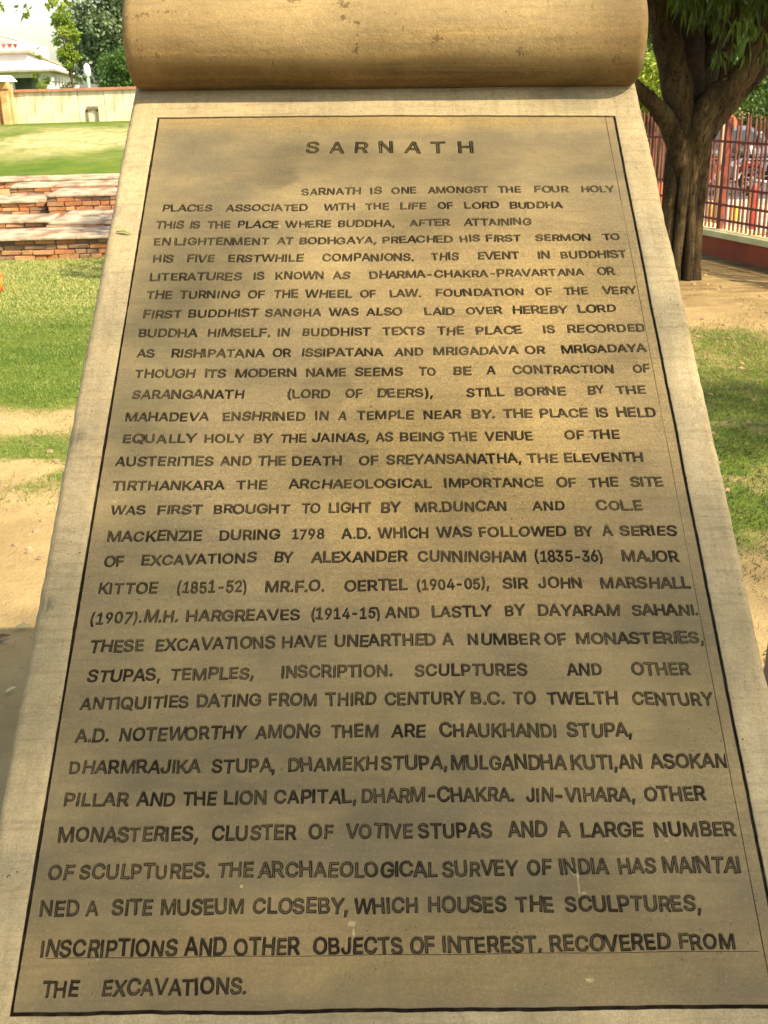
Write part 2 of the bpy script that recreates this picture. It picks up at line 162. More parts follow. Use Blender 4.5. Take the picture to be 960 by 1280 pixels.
"O":[533,[[141,5,180,-14,219,-25,269,-29,315,-25,354,-14,396,9,397,7,429,32,430,36,432,34,461,68,483,104,502,152,512,202,515,253,512,307,501,360,483,405,461,441,432,474,397,501,354,523,311,534,269,537,223,534,180,523,137,501,105,477,75,444,77,443,73,441,49,401,33,360,22,310,18,255,22,198,32,152,49,107,77,66,75,65,102,34,104,36,105,32],[196,414,218,425,267,434,316,425,338,414,357,399,374,379,388,355,399,326,406,293,408,254,406,216,399,182,374,129,338,95,316,84,292,77,241,77,196,95,176,110,159,130,145,154,134,182,125,254,134,326,145,355,160,379,176,399]],[[354,441,379,423,400,399,418,368,430,336,438,297,438,211,430,173,418,140,401,111,379,86,356,68,328,54,299,46,268,43,235,46,205,54,178,68,155,86,134,110,116,140,103,174,96,211,93,255,96,297,103,334,116,368,133,397,155,423,180,442,206,455,235,463,268,466,299,463,328,455],[307,502,267,505,227,502,190,492,156,475,126,452,100,423,79,389,63,349,54,304,50,254,54,204,63,160,79,120,100,85,126,56,156,33,190,17,227,7,267,3,307,7,344,17,378,33,408,56,434,85,455,120,470,160,480,204,483,254,480,304,470,349,455,389,434,423,408,452,378,475,344,492]],[[128,-20,164,-38,212,-52,212,-49,221,-49,221,-53,263,-57,263,-53,271,-53,271,-57,313,-53,313,-50,322,-52,361,-41,406,-20,412,-12,414,-15,446,9,443,12,450,18,453,16,479,46,477,48,485,53,507,89,504,91,510,96,527,138,526,147,529,146,539,193,536,193,536,200,540,200,543,251,539,251,539,257,543,257,540,308,536,308,536,315,539,316,529,362,526,361,527,370,510,412,504,418,507,419,485,455,477,460,479,462,453,493,450,490,444,496,446,499,406,528,361,550,322,560,313,558,313,562,271,565,271,562,263,562,263,565,221,562,221,558,212,560,167,548,128,528,122,521,120,523,88,499,90,496,84,490,81,493,55,462,57,460,49,455,23,412,7,370,-5,316,-3,308,-6,308,-10,257,-6,257,-6,251,-10,251,-6,200,-3,200,-5,193,5,146,7,147,7,138,23,97,49,53,57,48,55,46,81,16,84,18,90,12,88,9,120,-15,122,-12],[161,190,154,254,161,318,182,363,196,378,228,399,267,406,306,399,338,378,363,343,372,319,378,289,380,254,378,219,372,190,363,166,338,130,306,110,287,105,267,103,228,110,196,130,182,146]]],
"P":[445,[[345,189,368,205,391,227,389,228,408,253,421,282,429,317,429,379,421,413,408,442,389,467,391,468,368,490,345,506,313,520,277,528,237,531,52,529,40,517,38,509,40,-8,52,-20,60,-22,125,-22,133,-20,145,-8,147,164,274,166,313,175],[318,379,322,348,318,316,313,303,298,283,286,275,254,266,147,264,147,430,232,430,272,425,298,411,307,402]],[[281,455,301,448,317,437,342,407,349,389,353,369,353,326,342,288,318,258,283,239,233,232,135,232,135,196,271,198,301,205,328,216,367,249,381,270,391,294,397,320,397,376,381,425,367,446,328,479,301,490,235,499,70,499,70,10,115,10,115,176,105,177,99,186,99,242,105,252,115,252,115,456,125,462,233,462,258,461]],[[125,-50,125,-46,144,-46,171,-19,171,0,175,0,175,136,235,136,235,140,238,140,238,136,275,138,275,142,282,142,283,139,315,146,315,149,324,149,352,161,384,182,382,184,389,191,391,188,411,208,408,210,415,217,417,215,432,238,429,240,436,246,446,272,446,280,449,280,459,344,455,344,455,351,459,351,449,416,446,415,446,424,436,449,429,456,432,457,417,480,414,478,408,485,410,487,391,507,389,504,382,510,384,513,360,529,359,526,352,533,324,545,315,545,315,548,283,555,275,553,275,556,238,559,238,555,235,555,235,559,60,559,60,555,41,555,14,528,14,509,10,509,10,0,14,0,14,-19,41,-46,60,-46,60,-50],[250,401,280,390,291,371,294,335,284,310,264,296,231,292,175,292,175,402]]],
"Q":[533,[[457,443,429,477,397,501,358,521,311,534,269,537,223,534,180,523,137,501,105,477,75,444,77,443,51,405,33,360,22,310,18,253,22,198,32,152,49,107,77,66,75,65,102,34,104,36,105,32,137,7,138,9,180,-14,219,-25,269,-29,315,-25,349,-15,383,-61,392,-68,468,-70,477,-68,489,-56,489,-39,433,36,461,68,483,104,502,152,512,202,515,253,512,307,502,356,483,405],[374,129,368,123,330,172,321,179,237,179,225,168,225,151,280,76,267,75,241,77,196,95,176,110,159,130,145,154,134,182,125,254,128,292,134,326,145,355,176,399,196,414,218,425,241,431,267,434,292,431,316,425,338,414,357,399,374,379,388,355,399,326,406,293,408,254,406,216,399,182]],[[328,454,356,441,379,423,400,399,418,368,430,336,438,297,440,255,438,211,430,173,418,140,401,111,379,88,379,81,373,75,366,75,361,79,308,149,265,149,323,72,333,68,333,60,340,50,337,38,327,37,315,50,266,43,235,46,205,54,178,68,155,86,134,110,116,140,103,174,96,211,93,253,96,297,103,334,116,368,133,397,155,423,180,442,206,455,235,463,266,466,299,463],[267,505,227,502,190,492,156,475,126,452,100,423,79,389,63,349,54,304,50,254,54,204,63,160,79,120,100,85,126,56,156,33,190,17,227,7,267,3,307,7,341,16,336,23,336,30,342,36,349,36,406,-38,448,-38,374,61,375,69,380,74,388,74,406,52,434,85,455,120,470,160,480,204,483,254,480,304,470,349,455,389,434,423,408,452,378,475,344,492,307,502]],[[536,308,536,315,539,316,529,362,526,361,527,370,510,412,504,418,507,419,485,455,477,460,479,462,453,493,450,490,444,496,446,499,414,523,412,521,406,528,361,550,322,560,313,558,313,562,271,565,271,562,263,562,263,565,221,562,221,558,212,560,173,550,128,528,88,499,90,496,84,490,81,493,55,462,57,460,49,455,23,412,7,370,-5,316,-3,308,-6,308,-10,257,-6,257,-6,251,-10,251,-6,200,-3,200,-5,193,7,138,23,97,29,90,27,89,49,53,57,48,55,46,81,16,84,18,90,12,88,9,120,-15,122,-12,128,-20,164,-38,212,-52,212,-49,221,-49,221,-53,263,-57,263,-53,271,-53,271,-57,313,-53,313,-50,322,-52,338,-47,361,-78,363,-76,382,-94,401,-94,401,-98,468,-98,468,-94,487,-94,515,-67,515,-29,469,34,479,46,477,48,485,53,507,89,504,91,510,96,527,138,526,147,529,146,539,193,536,193,536,200,540,200,543,251,539,251,539,257,543,257,540,308],[366,172,353,189,350,187,332,205,313,205,313,209,245,209,245,205,226,205,199,178,199,140,208,131,205,129,214,117,196,130,182,146,161,190,154,254,156,289,161,318,171,343,182,363,211,390,246,404,287,404,306,399,323,390,351,363,363,343,372,319,378,289,378,219]]],
"R":[449,[[341,509,310,521,277,528,237,531,60,531,52,529,40,517,38,0,40,-8,52,-20,125,-22,133,-20,145,-8,147,176,234,176,334,-10,345,-20,428,-22,436,-20,448,-8,447,11,345,199,372,216,391,234,411,263,429,318,429,386,411,442,394,467,372,489],[147,277,147,430,255,429,288,420,308,404,319,382,322,368,322,336,314,311,299,293,256,278]],[[281,456,303,448,332,426,350,391,354,373,354,331,342,295,333,281,318,267,281,250,234,245,135,245,135,208,230,208,221,224,221,233,226,238,234,238,239,234,359,10,411,10,309,197,301,197,296,203,296,210,300,214,294,224,294,233,299,238,307,238,312,234,318,222,328,226,368,256,382,276,397,324,399,352,397,380,391,405,382,428,368,448,350,466,328,480,271,497,236,499,70,499,70,10,115,10,115,188,92,188,86,198,87,259,96,265,115,265,115,456,125,462,233,462]],[[352,535,324,546,315,546,315,549,283,555,276,553,276,556,239,559,239,555,236,555,236,559,60,559,60,555,41,555,14,528,14,509,10,509,10,0,14,0,14,-19,41,-46,60,-46,60,-50,125,-50,125,-46,144,-46,171,-19,171,0,175,0,175,148,217,148,309,-24,334,-46,353,-46,353,-50,428,-50,428,-46,447,-46,474,-19,472,24,381,192,388,198,391,195,410,214,407,216,414,223,417,222,432,243,429,245,436,252,447,276,447,285,450,284,459,348,456,349,456,355,459,356,457,385,453,385,453,392,456,393,450,420,447,419,447,428,436,453,429,459,432,461,417,483,415,481,408,488,410,491,391,509,389,507,382,513,384,515,360,531,359,528],[286,320,276,312,252,306,175,305,175,402,252,401,282,391,292,374,295,352,292,331]]],
"S":[447,[[422,189,403,225,387,243,356,266,302,291,178,328,147,349,138,365,141,396,154,414,190,432,225,436,272,429,289,419,303,407,311,393,317,370,329,358,409,358,421,369,423,381,411,434,392,462,394,463,354,501,325,518,293,529,261,536,194,536,129,518,102,504,78,485,58,462,60,461,56,459,42,434,33,406,30,370,35,332,47,304,69,275,102,250,136,232,287,185,315,165,320,158,323,139,322,127,312,105,292,88,261,75,206,72,174,79,161,85,140,102,129,124,125,145,113,157,30,157,18,145,16,133,21,102,30,75,47,46,64,26,89,6,120,-12,149,-22,187,-29,262,-29,298,-22,334,-9,363,8,387,29,406,53,419,78,428,110,430,137,429,162]],[[227,506,196,504,142,489,99,460,83,442,71,421,64,398,62,373,65,343,76,318,93,296,118,278,149,262,300,214,328,197,348,173,354,155,354,121,348,102,325,72,290,51,247,40,202,40,163,49,130,68,115,82,106,96,96,127,50,127,60,87,72,66,88,47,108,31,132,18,159,9,224,1,291,9,343,33,363,50,378,69,389,90,396,114,398,139,397,159,386,193,353,230,292,260,165,299,137,315,114,339,107,356,105,374,112,410,121,425,147,449,183,464,224,469,257,466,282,459,309,445,327,429,341,405,345,388,389,388,381,423,369,443,334,476,286,498]],[[352,300,351,298,348,302,313,317,201,349,173,363,166,370,165,376,169,389,187,402,210,408,245,407,261,402,281,389,289,366,291,367,291,359,318,332,337,332,337,328,401,328,401,332,420,332,447,359,447,384,450,384,447,410,444,409,445,419,436,446,420,474,412,479,415,481,398,501,395,498,390,504,392,507,371,523,369,520,365,528,333,545,298,554,299,557,269,563,269,560,230,565,230,562,224,562,224,565,192,563,192,560,186,560,185,563,155,557,156,554,148,555,114,542,61,507,63,504,57,498,54,500,37,480,40,478,31,472,16,439,14,440,7,415,8,404,5,405,2,377,6,377,6,367,2,367,6,335,9,335,9,322,21,294,31,284,28,281,47,258,50,260,58,252,56,249,82,230,84,232,90,225,126,206,275,159,293,147,295,133,284,117,255,103,224,99,196,102,174,110,162,120,156,131,154,145,151,144,151,156,124,183,104,183,104,187,38,187,38,183,19,183,-8,156,-8,130,-11,129,-7,101,-4,102,-5,93,3,67,5,68,20,36,29,30,26,28,43,7,46,10,52,4,50,1,71,-16,73,-13,78,-21,108,-37,140,-48,148,-47,147,-50,179,-56,180,-53,186,-53,186,-57,221,-59,221,-55,226,-55,227,-59,264,-57,263,-53,270,-53,270,-56,303,-49,303,-46,311,-47,342,-36,347,-31,348,-33,374,-18,372,-16,378,-10,381,-13,402,4,400,7,406,14,409,11,425,32,423,34,431,40,445,67,454,98,452,108,456,107,457,164,453,164,455,172,451,192,448,191,448,201,426,240,419,243,422,246,410,259,407,257,402,262,405,264,391,276,389,273,386,279]]],
"T":[449,[[265,-20,277,-8,279,0,279,430,425,431,437,443,439,452,437,517,425,529,417,531,23,529,11,517,10,509,11,443,23,431,171,430,172,-8,184,-20,193,-22]],[[248,456,257,462,407,462,407,499,42,499,42,462,193,462,203,452,203,10,247,10]],[[276,-46,303,-19,303,0,307,0,307,402,417,402,417,405,436,405,463,432,463,452,467,452,467,509,463,509,463,528,436,555,417,555,417,559,32,559,32,555,13,555,-14,528,-14,509,-18,509,-18,452,-14,452,-14,433,12,406,32,405,32,402,143,402,143,0,146,0,146,-19,173,-46,193,-46,193,-50,257,-50,257,-46]]],
"U":[517,[[365,140,347,109,335,97,320,87,282,75,236,75,215,80,182,97,170,110,152,140,146,179,145,517,133,529,124,531,52,529,40,517,38,509,38,171,41,138,51,99,65,70,88,38,111,17,142,-3,177,-18,219,-28,257,-30,299,-28,337,-19,372,-5,403,14,432,42,452,70,467,100,476,134,479,171,478,517,466,529,457,531,393,531,384,529,372,517,371,179]],[[204,50,163,72,146,88,132,107,122,129,114,177,114,499,70,499,70,174,73,141,80,112,93,85,111,61,133,41,159,24,189,12,222,4,259,2,296,4,329,12,359,24,385,41,406,61,424,85,437,112,445,141,447,174,447,499,403,499,403,177,401,152,385,107,355,72,312,49,286,43,258,42,232,43]],[[490,87,503,127,501,136,504,135,507,169,503,169,503,173,507,173,507,509,503,509,503,528,476,555,457,555,457,559,393,559,393,555,374,555,346,528,346,509,343,509,341,163,333,138,317,119,307,112,278,103,240,103,211,112,191,128,179,150,174,180,174,509,170,509,171,528,144,555,124,555,124,559,60,559,60,555,41,555,14,528,14,509,10,509,10,173,14,173,14,169,10,169,13,135,17,136,17,127,14,127,25,89,40,58,47,52,44,50,63,25,66,27,72,21,69,18,92,-4,95,-1,101,-7,99,-9,135,-31,166,-44,175,-44,175,-47,209,-54,217,-52,217,-55,255,-58,256,-54,262,-54,262,-58,301,-55,300,-52,308,-54,343,-47,342,-44,351,-44,383,-31,389,-24,390,-27,418,-9,416,-7,422,-1,425,-4,448,18,445,21,452,27,454,25,473,50,470,52,478,58]]],
"V":[480,[[263,194,241,129,105,517,93,529,84,531,8,529,-4,517,-4,501,183,-8,195,-20,204,-22,278,-22,286,-20,299,-8,484,501,483,517,471,529,463,531,395,531,386,529,374,517]],[[226,68,183,203,77,499,31,499,211,10,271,10,449,499,402,499,299,203,256,69,252,53,257,27,252,21,231,21,225,27,231,53]],[[325,-17,510,492,509,528,482,555,463,555,463,559,395,559,395,555,376,555,349,528,241,219,131,528,104,555,84,555,84,559,16,559,16,555,-3,555,-30,528,-31,491,158,-19,185,-46,204,-46,204,-50,278,-50,278,-46,297,-46]]],
"W":[686,[[199,184,195,167,192,167,103,517,91,529,82,531,8,529,-4,517,-5,503,134,-6,147,-20,155,-22,230,-22,239,-20,251,-8,343,331,435,-8,447,-20,455,-22,530,-22,539,-20,551,-8,691,503,690,517,678,529,670,531,603,531,595,529,583,517,492,165,400,517,388,529,380,531,298,529,285,514]],[[179,41,183,61,170,126,75,499,29,499,163,10,223,10,320,373,333,436,326,473,327,479,336,485,350,485,359,479,353,436,366,370,463,10,523,10,656,499,611,499,512,109,503,63,507,41,501,30,484,30,479,36,482,63,473,109,372,499,314,499,213,109,203,61,206,36,201,30,185,30]],[[576,-13,718,496,716,528,689,555,670,555,670,559,603,559,603,555,584,555,557,528,492,277,426,528,399,555,380,555,380,559,306,559,306,555,287,555,260,528,194,278,129,528,102,555,82,555,82,559,16,559,16,555,-3,555,-30,528,-32,496,107,-13,109,-19,136,-46,155,-46,155,-50,230,-50,230,-46,249,-46,277,-19,343,224,409,-19,436,-46,455,-46,455,-50,530,-50,530,-46,549,-46,576,-19]]],
"X":[474,[[92,530,4,530,-8,518,-8,502,149,258,-10,12,-12,-8,0,-20,8,-22,92,-20,102,-12,228,175,350,-12,368,-22,456,-20,468,-8,466,12,302,258,460,498,462,518,450,530,442,532,362,532,343,522,228,341,110,522,100,530]],[[30,500,184,262,184,254,26,10,79,10,224,224,232,224,236,220,373,10,429,10,267,254,268,264,423,500,367,500,232,291,224,291,220,295,87,500]],[[92,556,92,560,12,560,12,556,-7,556,-34,529,-34,491,-28,484,-30,483,115,258,-34,27,-32,26,-38,19,-38,-19,-11,-46,8,-46,8,-50,84,-50,84,-46,103,-46,123,-26,126,-28,227,124,326,-27,349,-46,368,-46,368,-50,448,-50,448,-46,467,-46,494,-19,494,19,336,258,484,482,481,484,488,491,488,529,461,556,442,556,442,560,362,560,362,556,343,556,322,535,320,537,228,392,134,537,111,556]]],
"Y":[472,[[262,355,236,312,110,520,100,529,16,531,8,529,-4,517,-4,500,181,202,181,0,183,-8,195,-20,203,-22,268,-22,276,-20,288,-8,290,202,475,500,475,517,464,529,373,529,362,520]],[[226,262,184,339,86,499,34,499,213,212,213,10,258,10,259,212,437,499,387,499,251,271,247,262,259,234,259,227,250,220,224,220,214,227,214,234]],[[-24,484,-26,482,153,194,153,0,157,0,157,-19,184,-46,203,-46,203,-50,268,-50,268,-46,287,-46,314,-19,314,0,318,0,318,194,498,482,495,484,501,489,501,528,474,555,455,555,455,559,381,559,381,555,362,555,338,535,238,371,240,369,236,368,134,535,110,555,91,555,91,559,16,559,16,555,-3,555,-30,528,-30,490]]],
"Z":[438,[[399,79,160,79,415,449,419,462,417,517,405,529,397,531,32,529,20,517,18,509,18,452,20,443,32,431,265,432,278,430,278,427,255,398,23,59,20,46,21,-8,33,-20,42,-22,408,-20,420,-8,421,57,420,65,408,77]],[[117,43,105,27,93,24,88,29,81,58,86,64,110,65,138,102,387,465,387,499,50,499,50,462,320,463,333,482,345,485,357,458,357,451,352,445,327,444,52,43,52,10,389,10,389,47,152,47,120,46]],[[-5,0,-5,-19,22,-46,42,-46,42,-50,399,-50,399,-46,418,-46,446,-19,446,0,449,0,449,57,446,57,446,76,419,103,399,103,399,107,214,107,443,442,443,462,447,462,447,509,443,509,443,528,416,555,397,555,397,559,40,559,40,555,21,555,-6,528,-6,509,-10,509,-10,452,-6,452,-6,433,21,406,40,405,40,402,223,402,223,405,224,402,0,75,3,73,-4,66,-5,46,-8,46,-8,0]]],
"0":[453,[[119,5,152,-14,184,-24,225,-29,265,-25,302,-14,339,8,366,35,388,68,405,105,418,152,425,199,425,309,418,356,404,404,388,440,366,473,338,500,301,523,264,532,265,534,225,537,184,533,147,521,115,500,91,477,65,440,49,404,36,359,28,310,28,199,35,152,48,105,65,68,87,35],[165,105,144,150,133,215,133,294,144,359,165,404,178,419,192,429,208,435,245,435,261,429,275,419,288,404,300,384,316,328,322,254,316,180,309,150,300,125,288,105,275,90,261,80,245,74,208,74,192,80]],[[296,443,314,423,329,397,348,334,354,254,348,175,340,140,315,87,298,67,277,52,251,42,202,42,176,52,155,67,138,87,124,112,113,141,105,175,99,254,105,334,124,397,139,423,155,442,176,457,202,467,251,467,277,457],[260,502,227,505,193,502,163,493,137,476,114,454,94,426,79,391,67,351,60,305,60,203,67,157,78,117,94,82,113,54,136,32,163,16,193,6,227,3,261,6,291,16,317,32,340,54,359,82,375,117,386,157,393,203,393,305,386,351,375,391,359,426,340,454,317,476,290,493]],[[414,57,430,93,444,141,442,148,445,148,452,194,449,195,449,200,453,200,455,252,451,252,451,256,455,256,453,308,449,308,449,313,452,314,445,361,442,360,444,367,430,415,413,451,407,457,409,459,389,489,386,487,380,494,382,497,358,520,355,518,349,527,320,544,319,542,314,548,278,560,267,558,267,562,232,565,231,562,222,562,222,565,186,562,187,558,176,560,140,548,104,527,106,525,98,518,96,520,71,497,74,494,67,487,65,489,44,459,47,457,40,451,23,414,23,408,21,409,9,367,11,360,8,361,1,314,4,313,4,308,0,308,0,200,4,200,4,195,1,194,8,148,11,148,9,141,23,93,39,57,46,51,44,49,64,19,67,21,73,14,71,12,95,-12,98,-9,104,-19,133,-36,134,-34,143,-41,176,-51,186,-50,186,-53,222,-57,222,-53,231,-53,231,-57,267,-53,267,-50,278,-51,310,-41,349,-19,355,-9,358,-12,383,12,380,14,389,20,409,49,407,51],[292,217,282,158,274,137,265,121,248,105,227,100,206,105,188,121,179,137,171,158,161,217,159,254,165,323,171,350,188,388,197,398,215,408,238,408,247,404,256,398,274,372,282,351,292,291]]],
"1":[453,[[411,0,413,55,411,63,399,75,298,77,296,517,284,529,276,531,190,529,73,445,64,427,64,358,66,349,78,337,94,337,99,340,190,407,190,77,68,75,56,63,54,55,56,-8,68,-20,76,-22,391,-22,399,-20,411,-8]],[[203,456,216,458,222,452,222,10,266,10,266,499,202,499,96,422,96,378],[202,55,86,55,86,10,202,10],[286,10,381,10,381,55,286,55]],[[391,-50,391,-46,410,-46,437,-19,437,0,441,0,441,55,437,55,437,74,410,101,391,101,391,105,326,105,326,509,322,509,322,528,295,555,276,555,276,559,198,559,198,555,179,555,171,546,169,549,57,467,40,446,40,427,36,427,36,358,40,358,40,339,67,312,105,312,114,320,116,317,162,352,162,105,76,105,76,101,57,101,30,74,30,55,26,55,26,0,30,0,30,-19,57,-46,76,-46,76,-50]]],
"2":[453,[[401,371,400,404,392,432,379,458,343,499,342,497,315,517,286,529,259,535,223,537,191,535,163,528,131,515,107,496,106,498,84,477,66,452,54,426,46,393,45,354,57,342,135,342,147,353,153,391,165,413,183,428,208,436,238,437,252,434,274,423,294,397,298,371,291,336,265,296,48,63,42,47,42,0,43,-8,55,-20,389,-22,398,-20,410,-8,410,65,398,77,201,79,311,195,370,268,383,290,398,329,402,350]],[[304,438,316,425,329,391,326,339,312,307,260,241,74,43,74,10,379,10,379,47,149,47,143,53,145,67,310,242,354,304,362,321,370,355,369,397,363,419,339,459,301,488,278,498,253,504,225,506,171,497,127,474,109,457,84,415,76,372,118,372,122,400,139,432,153,447,185,464,223,470,260,465,278,458]],[[392,251,389,253,394,254,406,274,404,275,419,303,423,327,426,326,429,345,426,345,426,351,430,351,431,369,427,370,427,376,431,377,429,403,425,402,427,412,420,436,418,435,417,445,406,467,398,473,401,475,386,495,383,493,378,499,380,502,362,519,359,516,353,522,355,524,333,539,332,536,326,543,301,553,292,553,293,556,229,565,228,562,222,562,221,565,192,563,192,560,184,562,157,556,157,553,149,553,123,542,93,524,95,521,89,515,86,518,67,500,70,497,64,491,61,493,46,472,48,470,41,464,29,437,29,430,26,430,19,404,22,403,22,395,18,395,16,366,19,366,19,343,46,316,66,316,66,312,127,312,127,316,146,316,173,343,173,359,177,358,183,390,197,404,212,409,235,409,257,400,268,387,270,363,260,337,231,299,27,82,30,79,18,67,18,47,14,47,14,0,18,0,18,-19,45,-46,64,-46,64,-50,389,-50,389,-46,408,-46,435,-19,435,0,439,0,439,57,435,57,435,76,408,103,389,103,389,107,266,107,303,145,300,148,304,146,331,175,328,178,332,176,355,202,352,205,356,204,375,227,372,229,377,230]]],
"3":[453,[[307,145,302,116,288,96,266,81,252,76,218,72,187,75,152,92,138,110,130,140,118,152,44,154,35,152,23,140,27,97,36,71,51,46,71,23,73,25,74,21,98,3,124,-11,155,-21,184,-27,219,-29,252,-27,286,-20,317,-8,344,8,371,31,388,52,386,53,404,84,412,110,415,147,412,179,404,207,391,232,372,257,348,278,315,297,268,309,393,452,393,517,381,529,372,531,61,529,49,517,48,509,49,444,61,432,242,430,136,308,136,239,148,227,227,224,265,214,289,196,297,185,306,159]],[[211,299,216,299,362,464,362,499,80,499,80,462,288,462,297,456,297,444,167,295,167,258,231,256,257,251,279,243,297,232,314,217,333,184,339,144,332,103,311,73,297,61,278,51,241,41,198,41,161,50,144,58,119,80,109,96,101,122,55,122,66,84,78,63,114,31,162,10,218,3,249,5,278,11,304,21,327,35,362,72,374,94,381,118,381,171,374,195,362,217,347,237,328,253,304,267,277,276,247,280,226,279,215,269,207,269,202,274,201,289]],[[122,330,111,318,111,299,107,299,110,229,137,201,223,196,240,193,262,183,276,163,279,145,276,127,263,111,245,103,218,100,194,103,176,110,166,118,158,141,155,140,155,151,129,178,109,178,109,182,44,182,44,178,25,178,-2,151,-3,125,-6,124,-2,97,2,97,1,87,10,60,16,55,14,53,27,31,30,33,36,26,33,24,51,4,54,7,59,1,57,-2,78,-17,80,-15,85,-22,109,-35,110,-33,116,-38,143,-47,150,-46,150,-49,178,-54,179,-51,185,-51,185,-55,215,-57,215,-53,221,-53,221,-57,254,-55,254,-51,261,-51,261,-54,291,-47,291,-44,299,-45,328,-34,333,-28,334,-30,359,-16,357,-14,363,-8,366,-11,386,7,384,10,390,16,393,14,410,35,407,37,415,43,429,71,429,77,431,76,439,103,437,112,440,112,443,140,439,141,439,149,443,149,440,177,437,177,439,186,426,220,428,221,416,245,408,251,410,253,394,275,391,272,384,279,387,282,366,300,363,297,358,305,319,325,410,427,407,430,419,441,419,461,422,461,419,528,392,555,372,555,372,559,70,559,70,555,51,555,24,528,23,509,20,509,20,452,23,452,23,433,50,406,70,406,70,402,181,402,119,332]]],
"4":[453,[[311,529,247,531,238,529,228,520,19,167,18,105,19,97,31,85,40,83,260,83,261,-8,273,-20,282,-22,343,-22,351,-20,363,-8,365,0,365,83,421,85,433,97,435,105,433,171,422,183,413,185,365,185,363,326,351,338,343,340,282,340,273,338,261,326,260,185,145,185,331,500,331,517,319,529]],[[343,173,343,308,292,308,292,173],[100,171,293,499,253,499,50,156,50,115,272,115,272,125,278,130,286,130,291,125,292,115,403,115,403,153,292,153,291,142,285,137,278,137,272,142,272,153,105,153,99,159],[343,10,343,95,292,95,292,10]],[[354,483,352,484,357,489,357,528,330,555,311,555,311,559,247,559,247,555,228,555,204,534,-3,184,-1,183,-7,178,-7,158,-10,158,-10,105,-7,105,-7,86,20,59,40,59,40,55,232,55,232,0,235,0,235,-19,262,-46,282,-46,282,-50,343,-50,343,-46,362,-46,389,-19,389,0,393,0,393,55,432,59,459,86,459,105,463,105,463,163,459,163,459,182,432,209,393,213,393,318,389,318,389,337,362,364,343,364,343,368,285,368],[232,276,232,213,194,213]]],
"5":[453,[[39,128,41,102,50,73,66,46,84,24,103,8,129,-8,160,-20,191,-27,220,-29,258,-26,291,-17,318,-5,348,16,368,36,389,66,401,93,410,126,413,161,407,216,390,260,377,281,345,316,344,314,323,331,304,341,277,348,278,350,231,356,210,355,160,342,170,430,375,432,387,444,388,452,387,517,375,529,96,531,88,529,76,517,45,255,47,244,59,232,126,224,136,225,162,242,189,252,218,255,250,250,275,234,294,211,301,196,306,162,301,129,286,102,265,83,237,73,207,73,172,86,150,111,143,139,131,151,51,151,39,139]],[[202,42,169,51,140,71,122,96,114,120,71,120,80,86,91,66,106,48,144,20,193,5,221,3,251,6,279,12,304,24,326,39,345,58,372,106,379,133,380,186,369,228,350,263,323,292,290,312,251,322,213,323,181,315,140,292,130,292,124,303,141,456,151,462,356,462,356,499,105,499,78,261,125,256,147,271,164,278,199,286,241,285,261,280,296,259,311,243,331,207,336,186,336,139,331,118,312,83,297,67,264,47,242,41]],[[146,-45,155,-45,154,-48,181,-54,182,-51,189,-51,189,-55,218,-57,218,-53,225,-53,225,-57,257,-54,256,-51,265,-53,301,-43,329,-30,335,-23,337,-26,361,-9,359,-7,365,-1,368,-4,388,17,385,19,391,25,394,23,410,47,408,49,414,55,427,82,427,91,430,90,437,119,435,128,438,128,441,159,437,160,437,166,441,166,436,195,439,196,425,250,401,295,394,298,397,301,384,317,381,315,376,319,379,322,364,336,361,333,358,340,313,367,262,381,261,378,255,378,255,382,233,383,232,380,227,380,227,383,209,383,209,379,204,379,203,382,193,380,195,402,366,402,366,406,385,406,412,433,413,452,416,452,416,509,413,509,413,528,386,555,366,555,366,559,96,559,96,555,77,555,50,528,50,514,46,514,18,258,21,258,21,234,48,207,122,196,123,200,147,200,156,208,184,221,206,226,230,226,249,219,264,206,277,176,277,149,270,128,258,113,233,101,211,101,188,109,175,124,171,139,168,139,168,149,141,177,122,177,122,180,60,180,60,177,41,177,14,150,14,124,10,124,13,99,17,99,16,90,23,66,25,67,27,57,39,36,47,31,44,28,85,-13,88,-11,92,-18,114,-32,115,-30]]],
